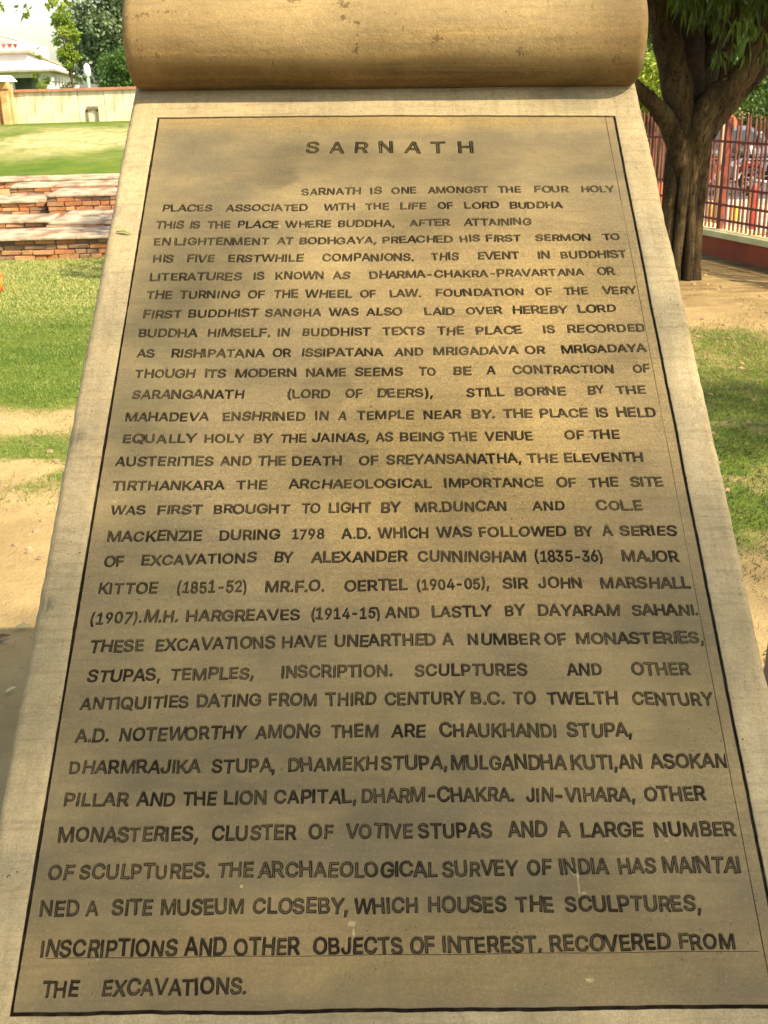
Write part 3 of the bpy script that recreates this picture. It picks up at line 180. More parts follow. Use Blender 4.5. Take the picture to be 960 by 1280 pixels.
"6":[453,[[319,-5,345,12,368,34,366,35,388,63,400,90,408,121,411,155,409,189,401,224,390,249,371,277,350,298,325,315,297,327,266,334,229,336,342,500,342,517,330,529,252,531,234,521,119,353,73,278,59,247,43,188,44,125,52,93,64,66,86,37,84,36,107,13,129,-3,159,-18,190,-26,228,-29,262,-26,290,-19],[152,190,157,203,174,225,197,238,211,242,242,242,267,233,287,215,301,189,304,140,295,112,278,90,255,75,211,72,185,81,165,100,152,126,147,158]],[[168,260,207,274,246,274,265,269,299,249,323,219,336,180,336,135,323,96,300,66,285,55,248,40,205,40,187,45,152,66,129,96,116,137,116,179,121,201,140,236],[137,266,149,285,167,302,303,499,258,499,146,335,102,264,89,235,80,210,74,162,82,104,93,79,126,38,147,23,171,12,198,5,255,5,281,12,305,23,326,38,359,77,377,128,377,186,371,212,361,235,347,255,331,272,311,286,288,296,263,302,235,304,210,301,189,293,155,252,142,252,136,257]],[[98,367,95,368,71,329,73,328,69,327,34,260,16,197,19,196,19,190,15,190,14,165,17,165,17,158,14,158,16,127,20,127,20,119,17,119,24,89,27,90,27,81,39,54,45,48,43,47,59,23,61,25,67,19,64,16,84,-4,86,-1,92,-7,90,-10,113,-26,115,-23,121,-31,147,-43,156,-43,155,-46,184,-53,192,-51,192,-54,222,-57,223,-53,230,-53,230,-57,260,-54,260,-51,269,-53,303,-44,331,-31,337,-24,339,-27,387,14,385,17,391,23,393,21,409,44,406,46,413,52,426,79,426,87,428,86,435,114,433,123,436,123,439,153,435,153,435,160,439,161,437,191,433,191,435,199,427,234,416,260,409,266,411,268,397,289,394,288,388,294,391,297,373,315,370,312,364,319,366,321,344,336,343,333,336,340,311,352,280,360,368,489,368,528,341,555,322,555,322,559,252,559,252,555,233,555,213,535,211,537,96,369],[277,157,274,134,259,110,245,102,226,99,200,105,187,117,179,134,175,158,178,181,187,198,207,212,226,215,245,212,259,204,274,181]]],
"7":[453,[[173,-20,185,-10,411,440,413,509,411,517,399,529,62,531,54,529,42,517,40,452,42,444,54,432,289,430,77,10,77,-8,88,-20]],[[323,462,333,456,333,444,113,10,159,10,381,451,381,499,72,499,72,462]],[[52,23,51,-19,78,-46,97,-46,97,-50,165,-50,165,-46,184,-46,210,-22,437,429,437,449,441,449,441,509,437,509,437,528,410,555,391,555,391,559,62,559,62,555,43,555,16,528,16,509,12,509,12,452,16,452,16,433,43,406,62,406,62,402,244,402]]],
"8":[453,[[125,-7,155,-19,192,-27,261,-27,294,-20,328,-8,376,25,398,51,412,78,423,133,416,181,408,203,393,225,395,226,380,244,351,268,376,293,393,324,401,352,404,378,401,412,394,435,377,463,379,464,363,483,339,504,290,528,257,536,196,536,162,528,134,517,113,504,88,482,73,464,58,435,51,411,48,382,52,348,59,323,78,294,76,293,101,268,72,244,45,204,31,158,32,107,41,76,57,48,97,8],[188,320,170,333,156,363,156,388,163,409,170,417,187,430,226,438,265,430,283,417,293,399,297,376,293,352,282,333,264,320,240,313,212,313],[176,80,164,87,147,104,139,125,137,139,142,165,156,187,193,209,226,213,259,209,296,187,310,165,315,139,310,114,297,95,276,80,245,72,207,72]],[[124,376,128,409,136,425,159,450,188,465,227,470,264,465,279,459,306,439,324,409,329,375,323,340,305,311,278,291,263,285,226,280,189,285,159,300,147,311,128,342,124,357],[304,220,318,210,340,177,347,139,340,102,331,85,305,60,269,44,248,40,204,40,162,51,133,71,121,85,107,119,107,160,122,195,148,222,183,239,227,245,269,239,287,232],[162,271,162,261,156,255,122,243,107,233,94,221,74,191,63,155,62,135,64,111,71,88,82,67,117,33,166,11,195,5,258,5,287,11,335,33,355,49,382,88,391,135,389,155,378,191,358,221,330,243,297,255,290,267,297,276,319,285,336,297,363,334,372,380,370,403,353,444,322,477,302,489,254,504,226,506,173,498,150,489,113,462,89,425,82,403,80,380,83,356,90,334,101,314,116,297]],[[246,407,262,398,267,389,268,368,261,352,236,340,216,340,195,348,185,361,183,376,190,398,215,409],[19,213,11,194,12,186,9,187,5,167,7,159,3,160,2,139,6,138,6,131,2,131,5,104,8,104,7,94,14,70,20,61,18,60,30,38,39,32,36,30,53,10,55,12,61,6,59,3,80,-14,82,-11,87,-18,111,-32,112,-30,116,-35,146,-46,154,-45,153,-48,183,-54,184,-51,191,-51,190,-55,223,-57,224,-53,229,-53,229,-57,262,-55,262,-51,269,-51,269,-54,299,-48,299,-45,307,-46,336,-35,340,-30,341,-32,366,-18,370,-11,373,-14,417,30,414,32,422,38,435,60,433,61,439,70,446,94,445,104,448,104,451,131,447,131,447,138,451,139,444,187,441,187,434,214,421,237,414,241,417,243,405,259,402,257,397,261,400,264,393,270,397,275,394,277,403,283,418,316,420,315,427,339,425,350,429,349,431,376,428,376,428,385,431,385,429,410,426,410,427,419,421,443,419,442,419,448,406,473,398,479,400,481,385,500,382,498,377,504,379,506,361,523,358,520,352,525,354,528,300,554,266,562,258,560,258,563,230,565,229,562,223,562,223,565,160,557,160,554,152,554,127,544,98,528,99,525,94,520,91,523,73,506,75,504,69,498,66,500,51,481,54,479,46,473,33,448,25,419,21,385,24,384,24,376,21,376,23,349,27,350,25,339,32,315,34,316,49,283,58,277,55,274,59,270,53,264,55,261,50,256,48,259,36,243,38,241,31,237],[284,125,272,110,264,106,242,100,211,100,188,106,171,119,166,131,166,148,172,161,191,178,226,185,251,182,269,173,284,155]]],
"9":[453,[[218,-12,332,157,334,156,379,231,403,289,411,345,408,384,400,416,388,443,368,473,349,493,323,512,294,526,258,535,228,537,191,535,159,526,107,497,82,472,53,420,44,384,42,353,44,316,52,285,79,235,100,213,101,215,128,194,156,182,183,175,223,173,112,13,110,-8,122,-20,130,-22,200,-22,209,-20],[226,265,198,270,186,276,165,294,152,319,147,352,152,383,165,409,175,419,198,433,226,438,255,433,278,419,287,409,301,383,305,350,301,319,295,305,278,284,255,270]],[[265,240,227,233,186,240,153,261,130,290,121,310,115,352,121,392,129,411,154,443,187,464,225,470,265,464,300,442,324,411,331,394,336,373,336,328,324,291,299,259],[253,211,271,221,298,257,311,257,317,251,317,244,303,222,285,206,149,10,195,10,331,212,363,273,377,323,377,377,370,404,359,429,344,452,326,470,281,497,226,506,171,497,126,471,108,453,93,431,82,407,74,352,82,297,105,253,142,223,165,213,190,207,230,205]],[[93,517,87,511,84,514,65,494,68,492,62,486,59,488,44,465,46,463,39,457,27,431,27,422,24,423,17,394,20,394,20,386,16,386,14,355,17,355,17,348,14,348,16,318,19,318,17,310,23,282,26,283,26,274,37,249,44,243,41,241,56,219,59,221,65,215,62,212,80,194,83,196,89,190,87,188,117,168,142,157,173,149,84,19,84,-19,111,-46,130,-46,130,-50,200,-50,200,-46,219,-46,239,-26,242,-28,356,140,354,142,357,141,403,216,401,217,419,250,436,312,433,312,433,319,437,318,439,343,435,344,435,350,439,351,436,382,433,382,435,390,426,427,414,454,407,460,409,462,394,486,391,484,385,490,388,493,369,513,366,510,360,516,362,519,339,535,337,532,331,539,304,552,269,562,268,559,260,559,260,563,230,565,230,562,222,562,222,565,192,563,192,559,184,559,184,562,156,555,156,552,147,552,122,540,116,533,114,535,91,520],[175,352,179,375,188,392,208,407,226,410,245,407,265,392,274,375,277,350,274,328,260,305,237,294,216,294,200,300,188,311,179,328]]],
"(":[273,[[256,-88,222,-11,189,88,177,148,173,207,183,310,200,384,225,458,256,530,256,547,244,559,236,561,177,561,168,559,157,550,140,519,98,410,72,287,67,207,70,153,77,102,90,48,108,-5,157,-106,168,-116,177,-118,236,-118,244,-116,256,-104]],[[159,-42,183,-86,220,-86,192,-23,158,80,145,144,141,206,146,278,169,392,195,470,220,529,182,529,169,505,141,438,129,400,110,322,104,282,99,207,109,108,121,57]],[[158,585,133,563,115,531,99,496,73,415,71,416,61,377,63,374,60,374,52,334,54,331,51,331,45,291,48,288,44,288,41,249,44,246,40,246,39,208,43,208,43,204,39,204,42,154,45,154,42,149,49,98,53,99,53,94,50,94,82,-15,104,-66,132,-119,157,-142,177,-142,177,-146,236,-146,236,-142,255,-142,282,-115,282,-77,235,33,216,95,202,179,202,238,218,340,238,412,282,520,282,558,255,585,236,585,236,589,177,589,177,585]]],
")":[273,[[185,368,163,448,133,519,116,550,105,559,97,561,37,561,29,559,17,548,17,530,48,458,73,384,90,310,100,207,92,120,76,58,52,-10,17,-87,17,-104,29,-116,97,-118,105,-116,116,-106,143,-56,165,-6,183,48,196,101,206,205,201,287]],[[114,354,131,242,128,145,107,49,82,-21,53,-86,91,-86,114,-43,152,56,172,157,174,207,169,282,155,361,144,400,119,473,91,529,53,529,92,431]],[[230,208,234,208,233,246,229,246,229,249,233,249,229,288,225,288,228,291,222,331,219,331,222,334,211,373,213,377,188,459,175,495,155,533,157,534,140,563,116,585,97,585,97,589,37,589,37,585,18,585,-9,558,-9,520,35,413,55,340,68,270,71,180,64,126,49,67,26,1,-9,-77,-9,-115,18,-142,37,-142,37,-146,97,-146,97,-142,116,-142,141,-119,167,-71,165,-70,190,-13,192,-14,209,37,223,93,220,93,220,98,223,97,231,148,228,153,231,153,234,204,230,204]]],
",":[188,[[84,-141,93,-140,105,-128,158,65,157,79,145,91,137,93,68,93,59,91,47,79,16,-116,17,-128,29,-140]],[[76,61,49,-109,77,-109,124,61]],[[84,-166,103,-166,130,-139,130,-132,133,-133,185,58,183,90,156,117,137,117,137,121,68,121,68,117,49,117,21,90,21,78,18,79,-12,-112,-9,-112,-9,-139,18,-166,38,-166,38,-169,84,-169]]],
".":[188,[[75,106,50,91,35,72,29,56,29,26,31,27,38,5,59,-16,81,-25,110,-25,132,-16,145,-5,155,10,163,38,160,61,145,87,127,101,98,109]],[[121,16,130,32,131,41,130,51,121,66,113,72,95,77,78,72,70,66,64,59,60,41,64,23,70,16,78,10,95,6,113,10]],[[24,-22,27,-20,35,-28,32,-31,42,-38,46,-37,53,-45,75,-49,77,-53,113,-53,116,-49,126,-49,137,-45,145,-37,149,-38,175,-12,174,-8,181,-1,189,23,189,59,186,61,186,72,181,83,174,90,175,95,167,104,164,102,156,110,158,113,149,120,126,131,116,131,113,135,77,135,75,131,53,127,32,113,35,110,26,102,24,104,9,83,0,47,3,47,3,35,0,35,5,10,9,-1,17,-8,16,-13]]],
"-":[453,[[357,253,345,265,337,266,106,265,94,253,92,244,94,179,106,167,114,166,345,167,357,179,359,188]],[[124,198,327,198,327,234,124,234]],[[114,291,95,291,68,264,68,244,64,244,64,188,68,188,68,169,95,142,114,142,114,138,337,138,337,142,356,142,383,169,383,188,387,188,387,244,383,244,383,263,356,291,337,291,337,294,114,294]]]}
for _g in GLYPHS.values(): pass
GLYPHS['H'].append(max(q for L in GLYPHS['H'][1] for q in L[1::2]))
TEXT = [
[("S",-149.5,-123.8,-100.3,-100.6,33.0),("A",-105.5,-77.9,-100.9,-101.2,32.9),("R",-60.3,-33.9,-101.5,-101.8,32.8),("N",-13.7,12.0,-102.1,-102.4,32.7),("A",31.4,62.2,-102.7,-103.1,32.6),("T",79.8,107.3,-103.3,-103.6,32.5),("H",131.1,158.6,-103.9,-104.3,32.4)],
[("SARNATH",-152.5,-47.5,-215.4,-214.7,17.9),("IS",-29.8,-10.3,-214.5,-214.4,17.7),("ONE",6.8,51.1,-214.2,-213.9,17.6),("AMONGST",71.4,178.9,-213.9,-213.9,17.3),("THE",196.0,236.4,-213.9,-213.9,17.1),("FOUR",260.6,321.6,-214.0,-214.6,16.9),("HOLY",343.9,402.4,-214.9,-215.6,16.6)],
[("PLACES",-394.6,-307.6,-254.8,-255.4,17.6),("ASSOCIATED",-284.1,-140.0,-255.5,-256.3,17.2),("WITH",-113.0,-57.6,-256.1,-255.7,17.1),("THE",-38.3,1.7,-255.6,-255.4,17.1),("LIFE",22.0,67.6,-255.3,-255.0,17.2),("OF",88.0,115.0,-254.9,-254.8,17.2),("LORD",135.4,194.6,-254.9,-255.3,17.0),("BUDDHA",214.3,306.8,-255.4,-256.1,16.8)],
[("THIS",-402.4,-353.9,-298.0,-298.3,18.2),("IS",-343.1,-325.1,-298.3,-298.4,18.0),("THE",-313.0,-272.4,-298.4,-298.6,17.9),("PLACE",-260.3,-190.0,-298.6,-298.9,17.7),("WHERE",-177.9,-98.9,-299.0,-299.2,17.3),("BUDDHA,",-86.8,11.6,-299.1,-298.5,17.0),("AFTER",36.9,107.2,-298.4,-298.2,16.8),("ATTAINING",131.1,247.6,-298.2,-298.2,17.5)],
[("EN",-400.4,-372.3,-339.8,-340.0,18.2),("LI",-365.5,-346.6,-340.1,-340.2,18.1),("GHTENMENT",-342.2,-204.2,-340.2,-340.8,17.6),("AT",-190.9,-162.5,-340.9,-341.0,17.0),("BODHGAYA,",-152.2,-20.5,-341.0,-340.3,16.7),("PREACHED",-10.2,110.6,-340.3,-339.5,16.8),("HIS",122.3,156.5,-339.4,-339.2,16.7),("FIRST",167.8,226.7,-339.1,-338.7,16.5),("SERMON",251.8,346.0,-338.5,-337.9,16.1),("TO",367.3,397.4,-337.7,-337.8,16.0)],
[("HIS",-397.6,-362.8,-381.6,-381.8,17.8),("FIVE",-340.1,-294.5,-381.9,-382.1,17.7),("ERSTWHILE",-270.8,-144.1,-382.2,-382.7,17.5),("COMPANIONS.",-111.3,42.8,-382.8,-383.3,17.9),("THIS",72.2,117.9,-383.0,-382.7,18.2),("EVENT",151.0,221.1,-382.4,-381.9,17.9),("IN",252.2,272.5,-381.7,-381.6,17.7),("BUDDHIST",291.5,402.9,-381.4,-380.8,17.6)],
[("LITERATURES",-398.0,-245.6,-425.2,-424.9,17.6),("IS",-225.5,-207.8,-424.9,-424.9,17.8),("KNOWN",-188.8,-108.4,-424.9,-424.8,17.7),("AS",-93.7,-65.0,-424.7,-424.7,17.5),("DHARMA-CHAKRA-PRAVARTANA",-32.0,326.6,-424.7,-421.9,16.7),("OR",348.4,377.5,-421.6,-421.4,17.5)],
[("THE",-399.5,-358.0,-466.2,-466.4,17.5),("TURNING",-344.8,-246.2,-466.5,-466.9,17.6),("OF",-233.0,-204.7,-467.0,-467.1,17.8),("THE",-189.9,-150.3,-467.2,-467.3,17.9),("WHEEL",-138.1,-61.4,-467.4,-467.9,17.5),("OF",-47.5,-21.2,-468.0,-468.1,17.0),("LAW.",1.2,53.0,-468.0,-467.6,16.8),("FOUNDATION",76.7,222.1,-467.5,-467.0,16.7),("OF",242.5,268.9,-467.0,-466.8,16.9),("THE",287.7,327.4,-466.6,-466.2,17.1),("VERY",351.5,408.3,-465.9,-465.4,17.4)],
[("FIRST",-400.2,-336.8,-510.3,-509.8,17.7),("BUDDHIST",-326.4,-212.7,-509.7,-508.8,17.3),("SANGHA",-202.6,-110.8,-508.8,-509.0,17.2),("WAS",-98.5,-50.0,-509.0,-509.1,17.4),("ALSO",-37.6,20.9,-509.1,-509.1,17.2),("LAID",57.7,106.5,-509.1,-509.1,16.7),("OVER",124.4,183.6,-508.9,-508.3,16.3),("HEREBY",200.9,289.6,-508.3,-507.9,17.2),("LORD",307.5,368.9,-507.4,-506.0,17.1)],
[("BUDDHA",-403.0,-308.9,-551.4,-552.1,17.5),("HIMSELF.",-292.8,-191.7,-552.2,-552.9,17.7),("IN",-179.8,-161.2,-552.9,-552.9,17.8),("BUDDHIST",-140.4,-30.6,-552.9,-552.9,17.5),("TEXTS",-11.3,56.4,-552.8,-552.5,17.4),("THE",76.3,119.0,-552.4,-552.3,17.4),("PLACE",138.0,212.1,-552.4,-552.6,17.4),("IS",246.5,264.9,-552.0,-551.7,17.3),("RECORDED",285.8,410.7,-551.3,-549.3,17.2)],
[("AS",-401.2,-371.7,-594.5,-594.9,17.0),("RISHIPATANA",-345.8,-197.5,-595.1,-596.7,17.2),("OR",-185.8,-156.4,-596.7,-596.6,17.2),("ISSIPATANA",-139.6,-9.8,-596.6,-596.3,16.8),("AND",6.7,53.2,-596.3,-596.4,16.6),("MRIGADAVA",69.0,203.1,-596.4,-595.5,16.6),("OR",213.5,245.9,-595.4,-595.0,17.0),("MRIGADAYA",271.9,406.1,-594.8,-593.4,16.7)],
[("THOUGH",-399.5,-304.8,-636.9,-637.5,16.9),("ITS",-289.8,-256.3,-637.6,-637.8,16.9),("MODERN",-241.7,-147.0,-637.9,-638.3,16.8),("NAME",-131.4,-69.5,-638.3,-638.2,17.2),("SEEMS",-56.4,19.2,-638.2,-638.0,17.3),("TO",43.6,71.7,-638.0,-637.9,17.3),("BE",97.6,125.8,-637.8,-637.7,17.3),("A",150.5,164.5,-637.4,-637.3,17.2),("CONTRACTION",191.4,348.5,-637.1,-636.5,17.0),("OF",378.8,405.4,-636.4,-636.3,16.9)],
[("SARANGANATH",-398.9,-226.5,-679.3,-681.1,17.2),("(LORD",-158.5,-93.1,-681.2,-681.3,17.6),("OF",-70.0,-43.2,-681.4,-681.5,17.5),("DEERS),",-20.1,64.9,-681.6,-681.9,17.3),("STILL",116.4,174.3,-681.9,-681.9,17.2),("BORNE",191.3,269.7,-681.5,-679.9,17.0),("BY",303.6,330.2,-679.7,-679.5,16.7),("THE",347.1,392.5,-679.4,-679.2,16.5)],
[("MAHADEVA",-403.6,-277.0,-724.0,-724.6,16.6),("ENSHRINED",-255.7,-130.3,-724.7,-725.0,16.9),("IN",-114.2,-95.4,-725.0,-724.9,17.1),("A",-80.2,-67.2,-724.8,-724.7,17.1),("TEMPLE",-52.0,33.7,-724.7,-724.3,17.2),("NEAR",49.8,106.6,-724.3,-724.2,16.8),("BY.",122.7,157.4,-724.2,-724.2,16.5),("THE",170.4,214.5,-724.2,-724.4,16.7),("PLACE",226.0,298.7,-724.4,-724.7,17.2),("IS",311.8,330.0,-724.7,-724.8,17.7),("HELD",342.8,402.0,-724.8,-725.0,18.2)],
[("EQUALLY",-402.3,-291.4,-765.3,-766.1,16.3),("HOLY",-279.7,-219.5,-766.2,-766.7,16.3),("BY",-206.0,-177.5,-766.8,-767.0,16.3),("THE",-167.4,-126.6,-767.0,-766.9,16.4),("JAINAS,",-118.6,-33.8,-766.9,-766.8,16.6),("AS",-24.2,2.1,-766.9,-767.0,16.7),("BEING",12.6,78.5,-767.0,-767.3,16.7),("THE",86.6,127.9,-767.3,-767.4,16.7),("VENUE",139.0,211.9,-767.3,-766.7,16.8),("OF",259.9,288.1,-766.3,-766.1,16.9),("THE",298.0,341.5,-766.0,-765.6,17.1)],
[("AUSTERITIES",-409.2,-262.7,-807.9,-808.9,17.3),("AND",-253.8,-206.9,-808.9,-809.2,17.3),("THE",-198.0,-155.8,-809.3,-809.6,17.3),("DEATH",-146.1,-74.0,-809.6,-810.2,17.1),("OF",-48.6,-19.4,-810.0,-809.7,17.0),("SREYANSANATHA,",-8.2,191.2,-809.7,-808.9,17.7),("THE",199.5,244.9,-808.9,-809.0,16.3),("ELEVENTH",254.7,370.8,-809.0,-809.2,16.6)],
[("TIRTHANKARA",-407.1,-243.4,-851.9,-851.8,16.3),("THE",-225.9,-182.3,-851.8,-851.8,16.1),("ARCHAEOLOGICAL",-150.8,57.9,-851.8,-852.2,16.2),("IMPORTANCE",76.1,219.5,-852.3,-853.4,16.5),("OF",239.4,266.8,-853.5,-853.6,16.7),("THE",285.7,328.9,-853.7,-853.8,16.8),("SITE",346.2,394.4,-853.9,-854.1,17.0)],
[("WAS",-404.7,-353.6,-893.2,-893.6,15.3),("FIRST",-337.3,-272.8,-893.7,-894.2,15.6),("BROUGHT",-257.0,-147.6,-894.3,-894.9,15.8),("TO",-130.5,-103.2,-894.9,-894.8,16.5),("LIGHT",-92.3,-29.6,-894.8,-894.8,17.0),("BY",-16.2,11.7,-894.7,-894.7,17.3),("MR.DUNCAN",32.6,163.7,-894.7,-894.4,17.2),("AND",200.3,246.3,-894.2,-894.1,16.4),("COL.E",292.6,357.8,-894.8,-895.8,17.0)],
[("MACKENZIE",-402.1,-269.1,-940.4,-939.9,17.3),("DURING",-244.6,-159.7,-939.7,-938.8,17.2),("1798",-142.9,-97.0,-938.8,-938.7,17.1),("A.D.",-72.5,-31.2,-938.7,-938.6,17.4),("WHICH",-21.5,50.4,-938.6,-938.5,17.5),("WAS",61.1,111.6,-938.5,-938.4,17.5),("FOLLOWED",121.7,244.7,-938.5,-938.6,17.2),("BY",256.9,282.9,-938.6,-938.7,16.9),("A",295.5,309.9,-938.7,-938.7,16.8),("SERIES",319.7,400.0,-938.8,-939.5,16.8)],
[("OF",-402.8,-373.6,-981.1,-980.5,17.5),("EXCAVATIONS",-349.8,-190.9,-980.0,-976.5,16.6),("BY",-166.2,-139.0,-977.1,-977.7,17.1),("ALEXANDER",-114.9,19.3,-977.7,-977.8,17.2),("CUNNINGHAM",33.5,184.8,-978.0,-979.8,17.8),("(1835-36)",196.9,291.2,-980.0,-981.1,18.3),("MAJOR",317.7,397.1,-981.4,-982.3,18.1)],
[("KITTOE",-403.9,-323.2,-1025.1,-1024.6,18.1),("(1851-52)",-296.4,-201.2,-1024.4,-1023.7,18.3),("MR.F.O.",-176.0,-94.3,-1023.8,-1024.0,17.6),("OERTEL",-67.7,19.0,-1023.8,-1023.2,17.2),("(1904-05),",31.7,130.3,-1023.2,-1022.4,17.0),("SIR",148.7,183.8,-1022.3,-1022.2,16.9),("JOHN",198.6,257.9,-1022.3,-1023.1,17.1),("MARSHALL",283.1,406.1,-1023.5,-1025.1,17.6)],
[("(1907).",-408.4,-339.5,-1071.1,-1069.8,17.8),("M.H.",-336.3,-291.2,-1069.7,-1068.8,17.7),("HARGREAVES",-279.8,-126.4,-1068.7,-1067.5,16.9),("(1914-15)",-111.8,-19.3,-1067.4,-1066.7,17.3),("AND",-12.6,34.7,-1066.6,-1065.8,17.4),("LASTLY",50.2,132.2,-1065.6,-1065.0,17.1),("BY",149.0,176.0,-1065.1,-1065.2,16.8),("DAYARAM",194.2,303.1,-1065.3,-1065.9,17.1),("SAHANI.",319.9,409.8,-1065.9,-1066.4,16.8)],
[("THESE",-404.0,-331.9,-1113.5,-1112.4,17.5),("EXCAVATIONS",-316.7,-158.4,-1112.1,-1109.4,17.7),("HAVE",-149.5,-90.6,-1109.3,-1108.7,17.3),("UNEARTHED",-80.0,54.6,-1108.6,-1107.6,17.3),("A",64.1,78.5,-1107.7,-1107.8,17.2),("NUMBER",97.2,192.4,-1108.0,-1108.9,17.3),("OF",199.1,227.9,-1108.9,-1108.9,17.3),("MONASTERIES,",240.5,409.4,-1108.8,-1108.5,16.6)],
[("STUPAS,",-400.9,-305.7,-1156.5,-1154.9,17.1),("TEMPLES,",-293.3,-184.3,-1154.7,-1153.5,16.7),("INSCRIPTION.",-148.5,-3.5,-1153.2,-1152.3,17.2),("SCULPTURES",24.8,171.9,-1152.4,-1153.1,17.3),("AND",224.1,269.7,-1153.6,-1154.0,17.5),("OTHER",308.2,384.1,-1154.4,-1155.1,17.8)],
[("ANTIQUITIES",-405.2,-265.0,-1194.9,-1193.2,16.8),("DATING",-255.3,-172.7,-1193.1,-1192.5,17.1),("FROM",-162.7,-100.9,-1192.5,-1192.5,17.5),("THIRD",-88.9,-24.9,-1192.5,-1192.6,17.9),("CENTURY",-14.3,89.2,-1192.6,-1192.4,17.6),("B.C.",97.0,139.8,-1192.5,-1193.1,17.3),("TO",151.0,179.3,-1193.3,-1193.7,17.3),("TWELTH",193.7,284.1,-1193.9,-1195.2,17.4),("CENTURY",303.3,407.3,-1195.6,-1197.9,17.8)],
[("A.D.",-405.0,-361.8,-1238.6,-1238.4,17.5),("NOTEWORTHY",-349.2,-188.9,-1238.3,-1236.3,17.9),("AMONG",-178.0,-94.9,-1236.3,-1236.0,17.7),("THEM",-82.7,-22.2,-1236.0,-1236.3,17.6),("ARE",-7.0,37.3,-1236.3,-1236.5,17.6),("CHAUKHANDI",55.6,201.9,-1236.8,-1238.8,18.0),("STUPA,",215.9,296.8,-1238.8,-1238.9,18.5)],
[("DHARMRAJIKA",-406.1,-242.7,-1280.5,-1280.4,17.0),("STUPA,",-228.8,-149.9,-1280.5,-1280.5,17.3),("DHAMEKH",-134.4,-24.0,-1280.4,-1279.3,17.4),("STUPA,",-19.5,62.7,-1279.3,-1278.8,17.9),("MULGANDHA",66.6,210.0,-1278.9,-1281.7,18.3),("KUTI,",216.4,273.2,-1281.6,-1281.4,18.3),("AN",275.7,304.6,-1281.4,-1281.3,18.2),("ASOKAN",314.9,409.8,-1281.2,-1280.9,18.0)],
[("PILLAR",-406.3,-327.4,-1321.3,-1321.6,16.5),("AND",-317.5,-270.5,-1321.7,-1321.9,16.8),("THE",-262.0,-220.7,-1321.9,-1322.0,16.9),("LION",-210.8,-159.6,-1321.8,-1321.1,17.0),("CAPITAL,",-150.5,-50.2,-1321.0,-1320.6,17.2),("DHARM-CHAKRA.",-43.7,142.9,-1320.6,-1321.3,17.6),("JIN-VIHARA,",156.5,289.3,-1321.4,-1323.1,17.6),("OTHER",301.0,376.0,-1323.1,-1322.9,17.7)],
[("MONASTERIES,",-406.1,-239.1,-1365.0,-1365.2,17.5),("CLUSTER",-223.1,-121.5,-1365.1,-1364.6,17.9),("OF",-105.9,-76.9,-1364.6,-1364.6,17.8),("VOTIVE",-62.2,17.5,-1364.7,-1364.9,17.7),("STUPAS",24.5,112.8,-1364.9,-1365.3,18.3),("AND",132.6,178.4,-1365.3,-1365.4,18.4),("A",191.7,206.2,-1365.4,-1365.4,18.0),("LARGE",219.2,293.8,-1365.4,-1365.5,17.5),("NUMBER",307.8,404.3,-1365.6,-1366.3,17.4)],
[("OF",-411.4,-382.0,-1409.2,-1409.2,16.7),("SCULPTURES.",-375.2,-221.9,-1409.2,-1409.0,17.3),("THE",-213.7,-170.4,-1408.9,-1408.8,17.3),("ARCHAEOLOGICAL",-164.6,46.3,-1408.8,-1410.9,17.5),("SURVEY",51.8,140.3,-1410.8,-1410.2,17.9),("OF",151.2,179.2,-1410.1,-1409.9,18.1),("INDIA",189.8,247.0,-1409.9,-1409.8,18.0),("HAS",258.8,302.3,-1409.7,-1409.6,17.8),("MAINTAI",311.5,401.3,-1409.6,-1409.3,18.2)],
[("NED",-414.3,-369.3,-1451.2,-1451.1,17.4),("A",-361.5,-346.2,-1451.1,-1451.0,17.3),("SITE",-331.2,-284.4,-1451.0,-1450.9,17.2),("MUSEUM",-274.9,-179.0,-1450.9,-1450.8,17.2),("CLOSEBY,",-169.5,-58.7,-1450.9,-1451.5,17.3),("WHICH",-52.7,21.3,-1451.5,-1451.9,17.4),("HOUSES",33.8,123.9,-1451.9,-1451.8,17.5),("THE",135.0,178.8,-1451.8,-1452.0,17.3),("SCULPTURES,",191.7,347.4,-1452.1,-1452.9,17.3)],
[("INSCRIPTIONS",-406.2,-251.9,-1495.6,-1496.0,18.1),("AND",-243.4,-196.7,-1496.0,-1496.1,18.4),("OTHER",-186.8,-113.3,-1496.1,-1496.2,18.4),("OBJECTS",-97.8,3.7,-1496.3,-1496.4,18.3),("OF",11.9,39.7,-1496.4,-1496.3,18.0),("INTEREST,",48.5,161.0,-1496.2,-1495.7,17.4),("RECOVERED",170.6,306.6,-1495.7,-1494.9,17.4),("FROM",316.3,379.3,-1494.9,-1494.7,17.2)],
[("THE",-399.2,-357.7,-1538.4,-1537.7,17.2),("EXCAVATIONS.",-331.3,-170.7,-1537.7,-1537.3,17.0)]]
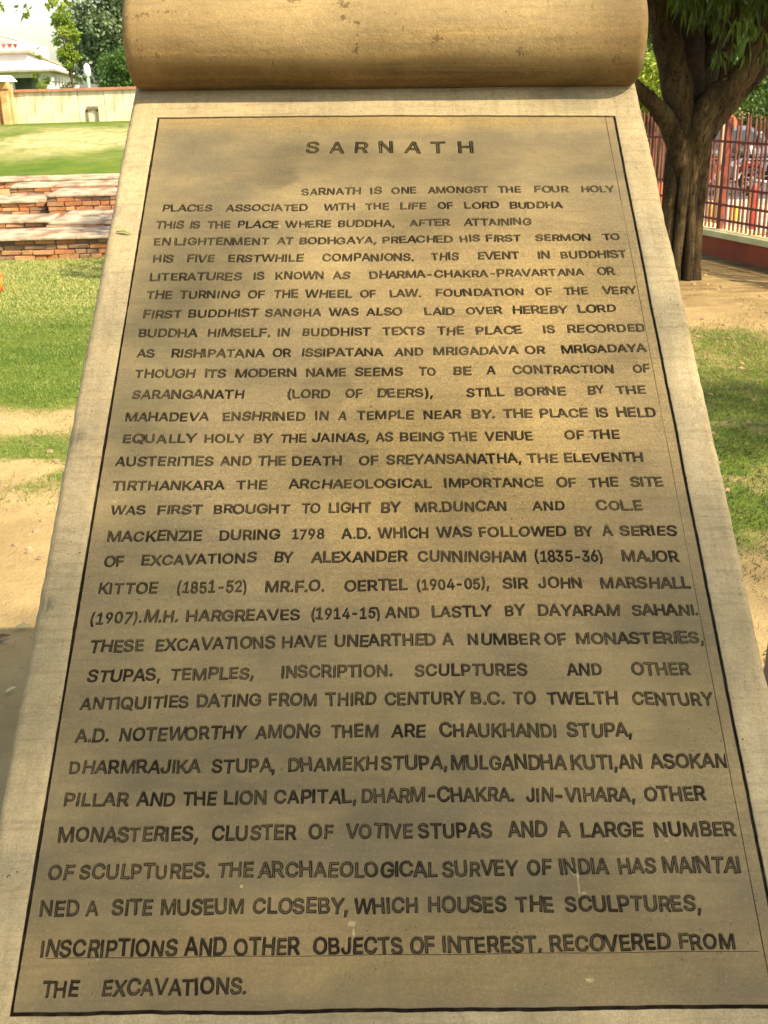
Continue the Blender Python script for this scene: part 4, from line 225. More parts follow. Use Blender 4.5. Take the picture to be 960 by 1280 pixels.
# ---- stone of the tablet
def tablet_stone(name, kind):
    b = NB(name)
    cA, cB, cG = (.31, .243, .122), (.205, .162, .080), (.092, .085, .058)
    if kind == 'side': cA, cB = (.46, .385, .225), (.36, .295, .16)
    if kind == 'roll': cA, cB = (.37, .27, .12), (.23, .155, .06)
    base = b.mix(b.ramp(b.noise(2.3, 3, .5, dist=.4), .25, .75), cA, cB)
    wide = b.ramp(b.noise(2.6, 3, .5, b.mapping((1, 1.3, 1), (3.1, .7, 0)), dist=.5), .30, .75)
    base = b.mix(b.math('MULTIPLY', wide, .85 if kind == 'panel' else .22), base, cG)
    streak = b.noise(9, 5, .6, b.mapping((.35, 6, 1), (.3, 2, 0)) if kind != 'side' else b.mapping((7, .5, 1)))
    base = b.mix(b.ramp(streak, .5, .75, 0, .4), base, (.25, .185, .10))
    if kind == 'panel':
        for i, (cx, cy, rx, ry, st, c) in enumerate([
            (-.20, -.155, .045, .045, .95, (.055, .052, .038)), (-.175, -.105, .035, .03, .6, (.07, .066, .045)), (-.33, -.14, .12, .13, .8, (.115, .105, .066)), (-.30, -.19, .06, .08, .7, (.08, .075, .05)), (-.14, -.13, .09, .05, .6, (.10, .09, .055)),
            (.055, -.285, .075, .018, .85, (.085, .075, .045)), (.02, -.262, .03, .012, .5, (.08, .07, .04)), (.24, -.125, .24, .055, .8, (.12, .105, .06)), (.02, -.13, .1, .05, .45, (.12, .1, .05)),
            (-.30, -1.45, .16, .16, .65, (.085, .08, .045)), (.1, -1.44, .34, .11, .55, (.095, .085, .052)), (-.1, -1.33, .3, .09, .5, (.10, .088, .054)),
            (-.02, -1.22, .45, .10, .5, (.115, .1, .05)), (.24, -1.45, .05, .06, .5, (.08, .07, .04)), (.36, -1.16, .06, .14, .5, (.10, .09, .045)),
            (.18, -.62, .24, .30, .6, (.50, .345, .13)), (.05, -.82, .22, .14, .5, (.45, .30, .09)), (.12, -1.0, .2, .07, .4, (.38, .25, .09)),  # golden patches paint the warm sunlight on the right into the stone
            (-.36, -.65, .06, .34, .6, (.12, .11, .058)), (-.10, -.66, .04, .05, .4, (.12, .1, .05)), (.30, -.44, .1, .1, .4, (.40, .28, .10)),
            (.0, .0, .42, .035, .6, (.36, .24, .075)), (-.3, -1.06, .10, .10, .45, (.13, .115, .06)), (-.22, -.42, .1, .06, .4, (.30, .22, .09)), (0, -1.50, .45, .045, .5, (.27, .19, .075))]):
            base = b.mix(b.math('MULTIPLY', b.blob(cx, cy, rx, ry, .45 if rx < .06 else .3, 16.0 if rx < .06 else 5.0, .18 if rx < .06 else .7, i * 1.7), min(.95, st * 1.15)), base, c)
        for i, (cx, cy, rx, ry) in enumerate([(-.19, -.296, .004, .005), (.206, -1.405, .0035, .007), (.210, -1.418, .0014, .014), (.215, -1.432, .004, .0016),
            (-.054, -1.464, .004, .0035), (-.052, -1.474, .0016, .005), (.212, -1.527, .005, .0022), (-.183, -1.42, .0018, .0018), (-.285, -.842, .003, .003),
            (-.40, -.872, .0035, .0014), (-.238, -.848, .0018, .0018), (.32, -1.372, .0018, .0014), (-.34, -1.5, .0012, .0012), (-.07, -1.53, .0016, .001)]):
            base = b.mix(b.math('MULTIPLY', b.blob(cx, cy, rx, ry, 1.1, 160.0, .2, i * 2.3), .7), base, (.52, .43, .22))
        for i, (cx, cy, rx, ry) in enumerate([(.0, -.765, .002, .002), (-.03, -.70, .002, .002), (.13, -1.05, .003, .003), (-.42, -.57, .003, .002)]):
            base = b.mix(b.blob(cx, cy, rx, ry, .5, 90.0, .3, i * 1.3), base, (.06, .045, .03))
    if kind == 'roll':
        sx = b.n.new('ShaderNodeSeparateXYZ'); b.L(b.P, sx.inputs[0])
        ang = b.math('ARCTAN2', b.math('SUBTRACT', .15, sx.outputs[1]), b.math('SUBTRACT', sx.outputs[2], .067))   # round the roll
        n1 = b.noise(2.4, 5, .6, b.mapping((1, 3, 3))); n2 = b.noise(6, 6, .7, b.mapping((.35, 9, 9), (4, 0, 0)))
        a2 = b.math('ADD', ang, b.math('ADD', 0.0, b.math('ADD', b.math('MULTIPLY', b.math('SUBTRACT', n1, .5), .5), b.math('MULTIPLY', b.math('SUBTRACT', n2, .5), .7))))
        low = b.ramp(a2, 1.2, 1.75, 0, 1)        # brown weather stain, with the underside's shading painted in
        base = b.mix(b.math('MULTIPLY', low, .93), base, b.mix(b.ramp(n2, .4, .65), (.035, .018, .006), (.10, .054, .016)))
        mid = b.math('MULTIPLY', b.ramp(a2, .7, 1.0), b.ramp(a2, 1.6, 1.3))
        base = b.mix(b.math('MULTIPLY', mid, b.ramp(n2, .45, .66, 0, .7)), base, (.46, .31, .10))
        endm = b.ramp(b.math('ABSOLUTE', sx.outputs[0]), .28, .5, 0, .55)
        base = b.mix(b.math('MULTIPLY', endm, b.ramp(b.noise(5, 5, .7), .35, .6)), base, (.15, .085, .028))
        sp = b.noise(17, 4, .8, b.mapping((1, 1, 1), (5, 1, 0)))
        base = b.mix(b.ramp(sp, .63, .67, 0, .85), base, (.09, .05, .018))
        sp = b.noise(48, 3, .75, b.mapping((1, .6, .6), (2, 6, 0)))
        base = b.mix(b.ramp(sp, .67, .72, 0, .7), base, (.10, .055, .02))
    sp = b.noise(70, 2, .6, b.mapping((1, 1, 1), (1, 9, 0)))
    base = b.mix(b.ramp(sp, .70, .80, 0, .55), base, (.10, .075, .04))
    pit = b.voro(95, b.mapping((1, 1, .2), (3, 1, 0))); gate = b.noise(9, 3, .6, b.mapping((1, 1, 1), (8, 8, 0)))
    base = b.mix(b.math('MULTIPLY', b.ramp(pit, .16, .09), b.ramp(gate, .52, .60)), base, (.045, .033, .018))
    fine = b.noise(420, 3, .7)
    base = b.mix(b.ramp(fine, .38, .62, 0, .5 if kind == 'panel' else .3), base, (.11, .078, .032))
    base = b.mix(b.ramp(b.noise(190, 3, .75), .44, .60, 0, .42 if kind == 'panel' else .2), base, (.13, .095, .042))
    if kind == 'side': base = b.mix(b.ramp(b.noise(30, 5, .7, b.mapping((3, .12, 1))), .46, .66, 0, .38), base, (.24, .18, .085))
    base = b.mix(b.ramp(b.noise(230, 3, .75, b.mapping((1, 1, 1), (3, 5, 0))), .56, .70, 0, .2), base, (.48, .36, .15))
    base = b.mix(b.ramp(b.noise(70, 6, .75), .40, .70, 0, .34), base, (.13, .10, .045))
    base = b.mix(b.ramp(b.noise(9, 6, .7, b.mapping((1, 2.2, 1), (7, 3, 0))), .35, .75, 0, .2), base, (.40, .29, .115))
    base = b.mix(b.ramp(b.noise(24, 5, .7, b.mapping((.3, 4.5, 1), (1, 8, 0))), .50, .66, 0, .30), base, (.12, .09, .04))
    base = b.mix(b.ramp(b.noise(900, 2, .7), .6, .75, 0, .28), base, (.55, .43, .2))
    if kind != 'roll': base = b.mix(b.ramp(b.noise(5, 5, .65, b.mapping((1, .8, 1), (9, 4, 0))), .50, .72, 0, .45), base, (.10, .088, .05))
    h = b.math('ADD', b.math('MULTIPLY', b.noise(300, 4, .7), .35), b.math('MULTIPLY', b.noise(22, 5, .6), 1.0))
    return b.out(base, .82, h, 1.0, .003, .2)
M_PANEL = tablet_stone('weathered_panel_stone', 'panel')
M_BORDER = tablet_stone('weathered_border_stone', 'side')
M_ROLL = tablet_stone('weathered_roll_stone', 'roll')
def b_grime():
    b = NB('groove_grime'); return b.out(b.mix(b.ramp(b.noise(60, 4, .6), .4, .7), (.010, .007, .004), (.028, .020, .011)), .95, b.noise(500, 3), .4, .001, .1)
M_GRIME = b_grime()
def b_island():
    b = NB('letter_bed_stone')
    c = b.mix(b.ramp(b.noise(11, 4, .65), .40, .64), (.085, .065, .033), (.020, .015, .009))
    return b.out(b.mix(b.ramp(b.noise(300, 2, .6), .45, .7, 0, .5), c, (.035, .026, .014)), .9, b.noise(300, 3), .4, .001, .15)
M_ISLE = b_island()

TO = Vector((0.02364451, 2.22831426, 1.58895023))
TU = Vector((0.99985947, -0.0046263, -0.01611338)); TT = Vector((0.01301845, 0.8198522, 0.57242719)); TN = Vector((0.01056237, -0.57255652, 0.81979721))
tablet = thing('inscribed_stone_tablet', 'large tan sandstone tablet with rolled scroll top and carved text about Sarnath', 'stone tablet')
tablet.matrix_world = Matrix(((TU.x, TT.x, TN.x, TO.x), (TU.y, TT.y, TN.y, TO.y), (TU.z, TT.z, TN.z, TO.z), (0, 0, 0, 1)))
VB = -1.556        # lower groove
GW = .0045         # groove width
def wob(t, s, a=.0006): return a * (mnoise.noise(Vector((t * 9, s * 7.3, 0))) * 2 + mnoise.noise(Vector((t * 60, s * 3.1, 4))))
def build_tablet():
    # floor under all cuts
    MB().box(-.45, .45, -1.80, .02, -.085, -.0026).build('slab_core', M_GRIME, tablet)
    # side borders: rounded outer arris, swept along the slab
    T0, T1, N = -1.86, .17, 420
    for sg, nm in ((-1, 'side_border'), (1, 'side_border')):
        prof = [(.4275 + GW / 2, -.0026), (.4275 + GW / 2, -.0004), (.4275 + GW / 2 + .0008, 0)]
        prof += [(.440, .0002), (.455, 0), (.468, -.0004)]
        R = .013
        for k in range(7):
            a = math.pi / 2 * k / 6; prof.append((.4845 - R + R * math.sin(a), -.0006 - R + R * math.cos(a)))
        prof += [(.4855, -.05), (.482, -.085), (.44, -.092)]
        v = []; f = []
        for i in range(N + 1):
            t = T0 + (T1 - T0) * i / N
            for j, (x, z) in enumerate(prof):
                dx = wob(t, sg + 5 * (j > 5), .0005 if j < 3 else .0011)
                chip = 0
                if 6 <= j <= 10: chip = max(0, mnoise.noise(Vector((t * 14, sg * 9, 2))) - .3) * .006 + max(0, mnoise.noise(Vector((t * 55, sg * 4, 8))) - .3) * .006 + .0012 * mnoise.noise(Vector((t * 5, sg, 3)))
                v.append((sg * (x + dx - chip), t, z - chip * .6))
        n = len(prof)
        for i in range(N):
            for j in range(n - 1):
                q = (i * n + j, i * n + j + 1, (i + 1) * n + j + 1, (i + 1) * n + j); f.append(q if sg > 0 else q[::-1])
        f.append(tuple(range(n))[::-1] if sg > 0 else tuple(range(n))); e = [N * n + j for j in range(n)]; f.append(tuple(e) if sg > 0 else tuple(e[::-1]))
        me = MB().add(v, f).mesh(nm, True); o = obj(nm, me, M_BORDER, tablet)
    # top and bottom border bands (butted between the side borders)
    def band(t0fn, t1fn, nm):
        v = []; f = []; n = 120; x0, x1 = -.432, .432; zt = .00025
        for i in range(n + 1):
            x = x0 + (x1 - x0) * i / n
            v += [(x, t0fn(x), -.0026), (x, t0fn(x), zt), (x, t1fn(x), zt), (x, t1fn(x), -.0026)]
        for i in range(n):
            for j in range(3): f.append((i * 4 + j, (i + 1) * 4 + j, (i + 1) * 4 + j + 1, i * 4 + j + 1))
        me = MB().add(v, [q[::-1] for q in f]).mesh(nm); recalc(me); obj(nm, me, M_BORDER, tablet)
    band(lambda x: .004 + GW / 2 + wob(x, 3) - .004 * abs(x) / .42 * (x > 0) * 2, lambda x: .17, 'top_border')
    band(lambda x: -1.86, lambda x: VB - GW / 2 + wob(x, 7, .0009), 'bottom_border')
    # the plate with the letters cut through it, one strip per line of text joined in one mesh
    XL, XR = -.4275 + GW / 2, .4275 - GW / 2; XT = .411   # XT: scratched guide line near the right edge
    top = lambda x: .004 - GW / 2 + wob(x, 3) - .004 * abs(x) / .42 * (x > 0) * 2
    bot = lambda x: VB + GW / 2 + wob(x, 7, .0009)
    bases = []
    for row in TEXT:
        bases.append((sum(w[3] for w in row) / len(row) / 1000, sum(w[5] for w in row) / len(row) / 1000))
    cuts = [None] + [(bases[i][0] + bases[i + 1][0] + bases[i + 1][1]) / 2 - .0008 for i in range(len(bases) - 1)] + [None]
    allV = []; allF = []; 
    from mathutils.geometry import delaunay_2d_cdt
    def cut_faces(sheets, letters, want, z, wall=0.0, outer=()):
        """triangulates outlines; want 'sheet' keeps the sheet outside the letters, 'letter' keeps the letters"""
        # sheets: one outline or none; letters: lists of outlines, one list per letter
        vs = []; ed = []
        n_in = sum(len(l_) for L_ in letters for l_ in L_)
        for lp in [l_ for L_ in letters for l_ in L_] + list(sheets) + [l_ for L_ in outer for l_ in L_]:
            b_ = len(vs); n_ = len(lp); vs += [Vector((x * 1000, y * 1000)) for x, y in lp]; ed += [(b_ + k, b_ + (k + 1) % n_) for k in range(n_)]
        V, E, Fc, ov, oe, of = delaunay_2d_cdt(vs, ed, [], 0, 1e-4, True)
        P = np.array([(v.x, v.y) for v in V]) / 1000; T = np.array([q[:3] for q in Fc]); Cn = P[T].mean(1)
        def inside(loops):
            A = np.concatenate([np.array(l_) for l_ in loops]); mn = A.min(0); mx = A.max(0)
            idx = np.nonzero((Cn > mn).all(1) & (Cn < mx).all(1))[0]; c = Cn[idx]; par = np.zeros(len(idx), bool)
            for l_ in loops:
                l_ = np.array(l_); p0 = l_; p1 = np.roll(l_, -1, 0)
                for (x1, y1), (x2, y2) in zip(p0, p1):
                    if y1 != y2: par ^= ((y1 > c[:, 1]) != (y2 > c[:, 1])) & (c[:, 0] < (x2 - x1) * (c[:, 1] - y1) / (y2 - y1) + x1)
            return idx[par]
        inL = np.zeros(len(T), bool); inS = np.zeros(len(T), bool)
        for L_ in letters: inL[inside(L_)] = True
        for lp in sheets: inS[inside([lp])] = True
        sel = (inS & ~inL) if want == 'sheet' else inL
        if want == 'ring':
            inO = np.zeros(len(T), bool)
            for L_ in outer: inO[inside(L_)] = True
            sel = inO & ~inL
        keep = [tuple(int(k) for k in q) for q in T[sel]]
        low = [want == 'ring' and any(k < n_in for k in o_) for o_ in ov]
        co = [(v.x / 1000, v.y / 1000, z - (.0009 if lw else 0)) for v, lw in zip(V, low)]; n0 = len(co); out = list(keep)
        if wall:
            cnt = {}
            for q in keep:
                for i_ in range(len(q)): a_, c_ = q[i_], q[(i_ + 1) % len(q)]; cnt[(a_, c_)] = 1
            co += [(x, y, z_ - wall) for x, y, z_ in co[:n0]]
            for (a_, c_) in cnt:
                if (c_, a_) not in cnt and (want != 'ring' or (low[a_] and low[c_])): out.append((c_, a_, a_ + n0, c_ + n0))
        return np.array(co), out
    plateV = []; plateF = []; nb = 0; bedV = []; bedF = []; nbb = 0
    rnd = random.Random(11)
    for i, row in enumerate(TEXT):
        bold = []; thin = []; rim = []
        for (wtxt, u0, u1, b0, b1, h) in row:
            u0, u1, b0, b1, h = u0 / 1000, u1 / 1000, b0 / 1000, b1 / 1000, h / 1000
            # natural extent of the word in font units
            pen = 0; pl = []
            for ch in wtxt: pl.append(pen); pen += GLYPHS[ch][0]
            xs = [p + q for p, ch in zip(pl, wtxt) for L in GLYPHS[ch][1] for q in L[0::2]]
            mn, mx = min(xs), max(xs); sx = (u1 - u0) / (mx - mn); sy = h / (GLYPHS['H'][4] )
            if len(wtxt) == 1 and wtxt in 'I': sx = sy
            for p, ch in zip(pl, wtxt):
                w = GLYPHS[ch][0]; cxm = p + w / 2
                rot = rnd.gauss(0, .026); sh = rnd.gauss(.0, .035); dy = rnd.gauss(0, .00045); dx = rnd.gauss(0, .0003); s2 = 1 + rnd.gauss(0, .03)
                for src, dst in ((1, bold), (2, thin), (3, rim)):
                    dst.append([])
                    for li_, L in enumerate(GLYPHS[ch][src]):
                        lp = []; L2 = []
                        for q in range(0, len(L), 2):
                            qa, qb, qc, qd = L[q], L[q + 1], L[(q + 2) % len(L)], L[(q + 3) % len(L)]; dd = math.hypot(qc - qa, qd - qb); ns = max(1, int(dd / 85))
                            for e_ in range(ns): L2 += [qa + (qc - qa) * e_ / ns + rnd.gauss(0, 3.6), qb + (qd - qb) * e_ / ns + rnd.gauss(0, 3.6)]
                        for q in range(0, len(L2), 2):
                            ax = (L2[q] - w / 2) * sx * s2; ay = (L2[q + 1]) * sy * s2
                            ax += ay * sh + rot * -ay; ay2 = ay + rot * ax
                            x = u0 + (cxm - mn) * sx + ax + dx
                            x = min(max(x, XL + .001), XT - .0018) if x < XT + .004 else x
                            fr = (x - u0) / max(u1 - u0, 1e-6)
                            lp.append((x, b0 + (b1 - b0) * fr + ay2 + dy))
                        dst[-1].append(lp)
        y1 = cuts[i]; y0 = cuts[i + 1]; n = 60
        xs = [XL + (XT - .0006 - XL) * k / n for k in range(n + 1)]
        lo = [(x, (y0 if y0 is not None else bot(x))) for x in xs]; hi = [(x, (y1 if y1 is not None else top(x))) for x in xs]
        # jitter of the left groove edge
        left = []; ya, yb = lo[0][1], hi[0][1]; m = 8
        for k in range(1, m): y = yb + (ya - yb) * k / m; left.append((XL + wob(y, -1, .0005), y))
        rect = lo + hi[::-1] + left
        extra = []
        if i == 31:      # guide line scratched under one of the last lines
            extra = [[(-.40 + .805 * k / 30, -1.4975 + .0004 * math.sin(k)) for k in range(31)] + [(.405 - .805 * k / 30, -1.4983 + .0004 * math.sin(30 - k)) for k in range(31)]]
            bold = [[[(x, max(y, -1.4968)) for x, y in lp] for lp in L_] for L_ in bold]
            rim = [[[(x, max(y, -1.4972)) for x, y in lp] for lp in L_] for L_ in rim]
            thin = [[[(x, max(y, -1.4958)) for x, y in lp] for lp in L_] for L_ in thin]
        co, fs = cut_faces([rect], rim + [[e_] for e_ in extra], 'sheet', 0.0, .0025)
        plateV.append(co); plateF += [tuple(q + nb for q in f) for f in fs]; nb += len(co)
        co, fs = cut_faces([], bold, 'ring', 0.0, .0018, rim)      # worn chamfer round every cut
        plateV.append(co); plateF += [tuple(q + nb for q in f) for f in fs]; nb += len(co)
        co, fs = cut_faces([], thin, 'letter', -.0009 if i else -.0013)
        bedV.append(co); bedF += [tuple(q + nbb for q in f) for f in fs]; nbb += len(co)
    me = bpy.data.meshes.new('carved_lettering'); me.from_pydata(np.concatenate(bedV).tolist(), [], bedF); me.update()
    tag(obj('carved_lettering', me, M_ISLE, tablet), kind='stuff')
    # right column beyond the scratched guide line
    m = 90; a = []; b = []
    for k in range(m + 1):
        y = top(.42) + (bot(.42) - top(.42)) * k / m; 
        gl = XT + .0002 + wob(y, 9, .0003); a.append((gl, y)); b.append((XR + wob(y, 1, .0005), y))
    co, fs = cut_faces([a + b[::-1]], [], 'sheet', 0.0, .0025)
    plateV.append(co); plateF += [tuple(q + nb for q in f) for f in fs]
    me = bpy.data.meshes.new('lettered_panel'); me.from_pydata(np.concatenate(plateV).tolist(), [], plateF); me.update()
    tag(obj('lettered_panel', me, M_PANEL, tablet), 'dark weathered panel framed by a cut line, thirty three lines of carved capitals')
    # the roll
    R, ct, chh, HW, rr = .092, .150, .067, .4832, .020
    prof = [(-HW, 0), (-HW, R - rr)]
    for k in range(1, 7): a_ = math.pi / 2 * k / 6; prof.append((-HW + rr - rr * math.cos(a_), R - rr + rr * math.sin(a_)))
    nmid = 40
    for k in range(1, nmid): prof.append((-HW + rr + (2 * HW - 2 * rr) * k / nmid, R + .0008 * mnoise.noise(Vector((k * .21, 3, 1)))))
    prof += [(-x, r) for x, r in prof[:8]][::-1]
    n = 72; v = []; f = []
    for (x, r) in prof:
        for k in range(n):
            t = 2 * math.pi * k / n; r2 = r + (r > .05) * .0012 * mnoise.noise(Vector((x * 5, math.cos(t) * 2, math.sin(t) * 2)))
            v.append((x, ct + r2 * math.cos(t), chh + r2 * math.sin(t)))
    for i in range(len(prof) - 1):
        for k in range(n): f.append((i * n + k, i * n + (k + 1) % n, (i + 1) * n + (k + 1) % n, (i + 1) * n + k))
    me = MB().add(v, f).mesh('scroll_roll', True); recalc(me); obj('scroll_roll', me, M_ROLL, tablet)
    for sg in (-1, 1):
        pts = [(sg * (HW + .0005), ct + (.012 + .0105 * a) * math.cos(a * 1.0), chh + (.012 + .0105 * a) * math.sin(a)) for a in np.linspace(0, 6.1, 60)]
        MB().tube(pts, .003, 6).build('scroll_spiral', M_BORDER, tablet, True)
    # soffit that closes the slab below the roll
    # stone pier under the slab (world space, dropped to the ground)
build_tablet()
def to_local(o): o.parent = tablet; o.matrix_parent_inverse = tablet.matrix_world.inverted()
M_PIER = simple('pier_stone', (.36, .27, .15), (.24, .18, .10), 5, .85, .5, .004)
def pier():
    v = []
    def P(a, b, h): return TO + TU * a + TT * b + TN * h
    q = [P(-.40, -1.70, -.093), P(.40, -1.70, -.093), P(.40, .12, -.093), P(-.40, .12, -.093)]
    g = [Vector((p.x, p.y, -.05)) for p in q]
    g[2].y -= .25; g[3].y -= .25
    o = MB().add(q + g, [(0, 1, 2, 3), (7, 6, 5, 4), (0, 4, 5, 1), (1, 5, 6, 2), (2, 6, 7, 3), (3, 7, 4, 0)]).build('support_pier', M_PIER, None)
    recalc(o.data); to_local(o)
pier()
# ================================================================ ground
def sstep(a, b, x): t = np.clip((x - a) / (b - a), 0, 1); return t * t * (3 - 2 * t)
class VN:      # cheap value noise on numpy arrays
    def __init__(s, seed): s.g = np.random.default_rng(seed).random((256, 256))
    def __call__(s, x, y):
        x = np.asarray(x, float) + 1000; y = np.asarray(y, float) + 1000
        i = np.floor(x).astype(int); j = np.floor(y).astype(int); fx = x - i; fy = y - j
        fx = fx * fx * (3 - 2 * fx); fy = fy * fy * (3 - 2 * fy); g = s.g
        a = g[i % 256, j % 256]; b = g[(i + 1) % 256, j % 256]; c = g[i % 256, (j + 1) % 256]; d = g[(i + 1) % 256, (j + 1) % 256]
        return (a * (1 - fx) + b * fx) * (1 - fy) + (c * (1 - fx) + d * fx) * fy
    def fbm(s, x, y, o=4): return sum(s(x * 2 ** k + 17 * k, y * 2 ** k) / 2 ** (k + 1) for k in range(o)) / (1 - .5 ** o)
vn1, vn2, vn3 = VN(1), VN(2), VN(3)
def hgt(x, y):
    x = np.asarray(x, float); y = np.asarray(y, float)
    left = 1 - sstep(-1.2, 1.5, x - (y - 12) * .02)
    h = left * (.36 * sstep(13, 17.5, y) + .60 * sstep(19.3, 26, y))
    h = h + .012 * (vn1.fbm(x * 1.3, y * 1.3) - .5) * sstep(40, 20, y)
    # beyond the fence the street lies lower
    fx = 3.51 + (10.15 - y) * .3235
    out = sstep(.15, .9, x - fx) * sstep(-2, 2, x)
    return h - .8 * out
def litter_shade_mask(x, y):
    return sstep(7.6, 9.2, y) * (1 - sstep(12, 13, y)) * sstep(.3, 1.2, x)
def lawn(x, y):
    """0 bare earth .. 1 full grass (left lawn, right lawn, worn patches)"""
    n = vn2.fbm(x * 1.1, y * 1.1, 4) - .5; n2 = vn3.fbm(x * 3.5, y * 2.2, 3) - .5
    L = (.7 + .3 * sstep(-.2, .1, n2)) * sstep(5.8, 6.25, y + .7 * n) * (1 - sstep(11.9, 12.1, y) * sstep(18.4, 18.1, y))
    L = np.maximum(L, .66 * sstep(4.35, 4.9, y + 1.3 * n) * (1 - sstep(5.5, 5.8, y + .5 * n)) * sstep(-.3, .02, n2))
    Rr = sstep(3.35, 4.3, y + .9 * n) * (1 - sstep(7.2, 8.4, y + 1.3 * n)) * (.55 + .4 * sstep(-.25, .1, n2))
    Rr = np.maximum(Rr, .5 * sstep(-.05, .12, n2) * (1 - sstep(2.95, 3.1, y)))
    Rr = np.maximum(Rr, .22 * sstep(.05, .2, n2) * (1 - sstep(8.6, 9.3, y)))
    w = sstep(-.3, .3, x)
    return np.where(np.asarray(y) > 18.2, L * (1 - w), L * (1 - w) + Rr * w)
def build_ground():
    def axis(segs):
        out = []
        for a, b, n in segs: out += list(np.linspace(a, b, n, endpoint=False))
        return np.array(out + [segs[-1][1]])
    xs = axis([(-900, -60, 14), (-60, -14, 30), (-14, -6, 40), (-6, 5, 150), (5, 14, 50), (14, 60, 30), (60, 900, 14)])
    ys = axis([(-60, -2, 12), (-2, 1, 14), (1, 13, 170), (13, 36, 120), (36, 100, 24), (100, 1500, 14)])
    X, Y = np.meshgrid(xs, ys); Z = hgt(X, Y)
    co = np.stack([X, Y, Z], -1).reshape(-1, 3); nx, ny = len(xs), len(ys)
    i = np.arange(nx - 1)[None, :] + nx * np.arange(ny - 1)[:, None]; i = i.ravel()
    F = np.stack([i, i + 1, i + 1 + nx, i + nx], -1)
    me = bpy.data.meshes.new('ground'); me.from_pydata(co.tolist(), [], F.tolist()); me.shade_smooth()
    at = me.attributes.new('lawn', 'FLOAT', 'POINT'); at.data.foreach_set('value', lawn(X, Y).astype(np.float32).ravel())
    at = me.attributes.new('litter_shade', 'FLOAT', 'POINT'); at.data.foreach_set('value', litter_shade_mask(X, Y).astype(np.float32).ravel())
    b = NB('ground_earth_and_turf')
    dirt = b.mix(b.ramp(b.noise(.9, 6, .6), .35, .65), (.41, .305, .14), (.28, .20, .085))
    dirt = b.mix(b.ramp(b.noise(5, 6, .7), .45, .75, 0, .6), dirt, (.24, .16, .08))
    dirt = b.mix(b.ramp(b.noise(30, 4, .7), .62, .75, 0, .6), dirt, (.13, .085, .045))
    lt_ = b.math('MULTIPLY', b.attr('litter_shade'), b.ramp(b.noise(2.6, 7, .75, b.mapping((.7, 2.2, 1))), .40, .60, .15, .9))
    dirt = b.mix(lt_, dirt, (.17, .11, .045))      # leaf litter brown, with dappled shade under the tree painted in
    sepY = b.n.new('ShaderNodeSeparateXYZ'); b.L(b.P, sepY.inputs[0])
    turf = b.mix(b.ramp(b.noise(1.1, 6, .7), .35, .65), (.065, .125, .012), (.125, .165, .02))
    turf = b.mix(b.ramp(b.noise(40, 4, .7, b.mapping((1, .5, 1))), .4, .7, 0, .5), turf, (.08, .11, .02))
    straw = b.ramp(b.noise(.55, 7, .8, b.mapping((1, .8, 1), (2, 3.2, 0)), .6), .44, .60)
    straw = b.math('MAXIMUM', b.math('MULTIPLY', straw, .4), b.math('MULTIPLY', b.blob(-6.05, 23.3, 1.6, 1.5, .9, 1.3, .5), b.ramp(b.noise(4, 6, .75), .35, .6, .35, 1)))
    inb = b.math('MULTIPLY', b.ramp(sepY.outputs[1], 20.3, 22), b.ramp(sepY.outputs[1], 26.5, 25))
    turf = b.mix(b.math('MULTIPLY', b.math('MULTIPLY', straw, inb), .85), turf, (.48, .40, .20))
    lw = b.attr('lawn'); col = b.mix(b.ramp(b.math('ADD', lw, b.math('MULTIPLY', b.math('SUBTRACT', b.noise(9, 5, .7), .5), .8)), .25, .75), dirt, turf)
    b.out(col, .95, b.math('ADD', b.noise(14, 6, .7), b.math('MULTIPLY', b.noise(80, 4, .7), .4)), .8, .02, .1)
    o = obj('ground', me, b.m); tag(o, kind='structure')
build_ground()

def leaf_mesh(name, pos, d, nrm, L, Wd, mid=.45, droop=0.0):
    """leaves as two bent halves; pos base point, d direction, nrm face normal, arrays"""
    n = len(pos); s = np.cross(d, nrm); s /= np.linalg.norm(s, axis=1, keepdims=True) + 1e-9
    L = np.asarray(L)[:, None]; Wd = np.asarray(Wd)[:, None]
    tip = pos + d * L; tip[:, 2] -= (droop * L[:, 0]); m = pos + d * L * mid + nrm * Wd * .18
    V = np.stack([pos, m + s * Wd * .5, tip, m - s * Wd * .5], 1).reshape(-1, 3)
    b = np.arange(n)[:, None] * 4
    F = np.concatenate([b + np.array([[0, 1, 2]]), b + np.array([[0, 2, 3]])], 1).reshape(-1, 3)
    me = bpy.data.meshes.new(name); me.vertices.add(len(V)); me.vertices.foreach_set('co', V.astype(np.float32).ravel())
    me.loops.add(F.size); me.loops.foreach_set('vertex_index', F.astype(np.int32).ravel())
    me.polygons.add(len(F)); me.polygons.foreach_set('loop_start', np.arange(0, F.size, 3, dtype=np.int32))
    me.update(calc_edges=True)
    return me
def leafmat(name, cs, rough=.5, trans=.35, scale=.9, fine=9):
    b = NB(name)
    c = b.mix(b.ramp(b.noise(scale, 3, .6), .36, .64), cs[0], cs[1]); c = b.mix(b.ramp(b.noise(fine, 2, .6), .45, .7, 0, .7), c, cs[2])
    b.out(c, rough, spec=.35)
    tr = b.n.new('ShaderNodeBsdfTranslucent'); tb = b.mix(.5, c, (.25, .32, .02)); b.L(tb, tr.inputs[0])
    mx = b.n.new('ShaderNodeMixShader'); mx.inputs[0].default_value = trans
    out = b.n['Material Output']; b.L(b.b.outputs[0], mx.inputs[1]); b.L(tr.outputs[0], mx.inputs[2]); b.L(mx.outputs[0], out.inputs[0])
    return b.m
def unit(v): return v / (np.linalg.norm(v, axis=1, keepdims=True) + 1e-9)
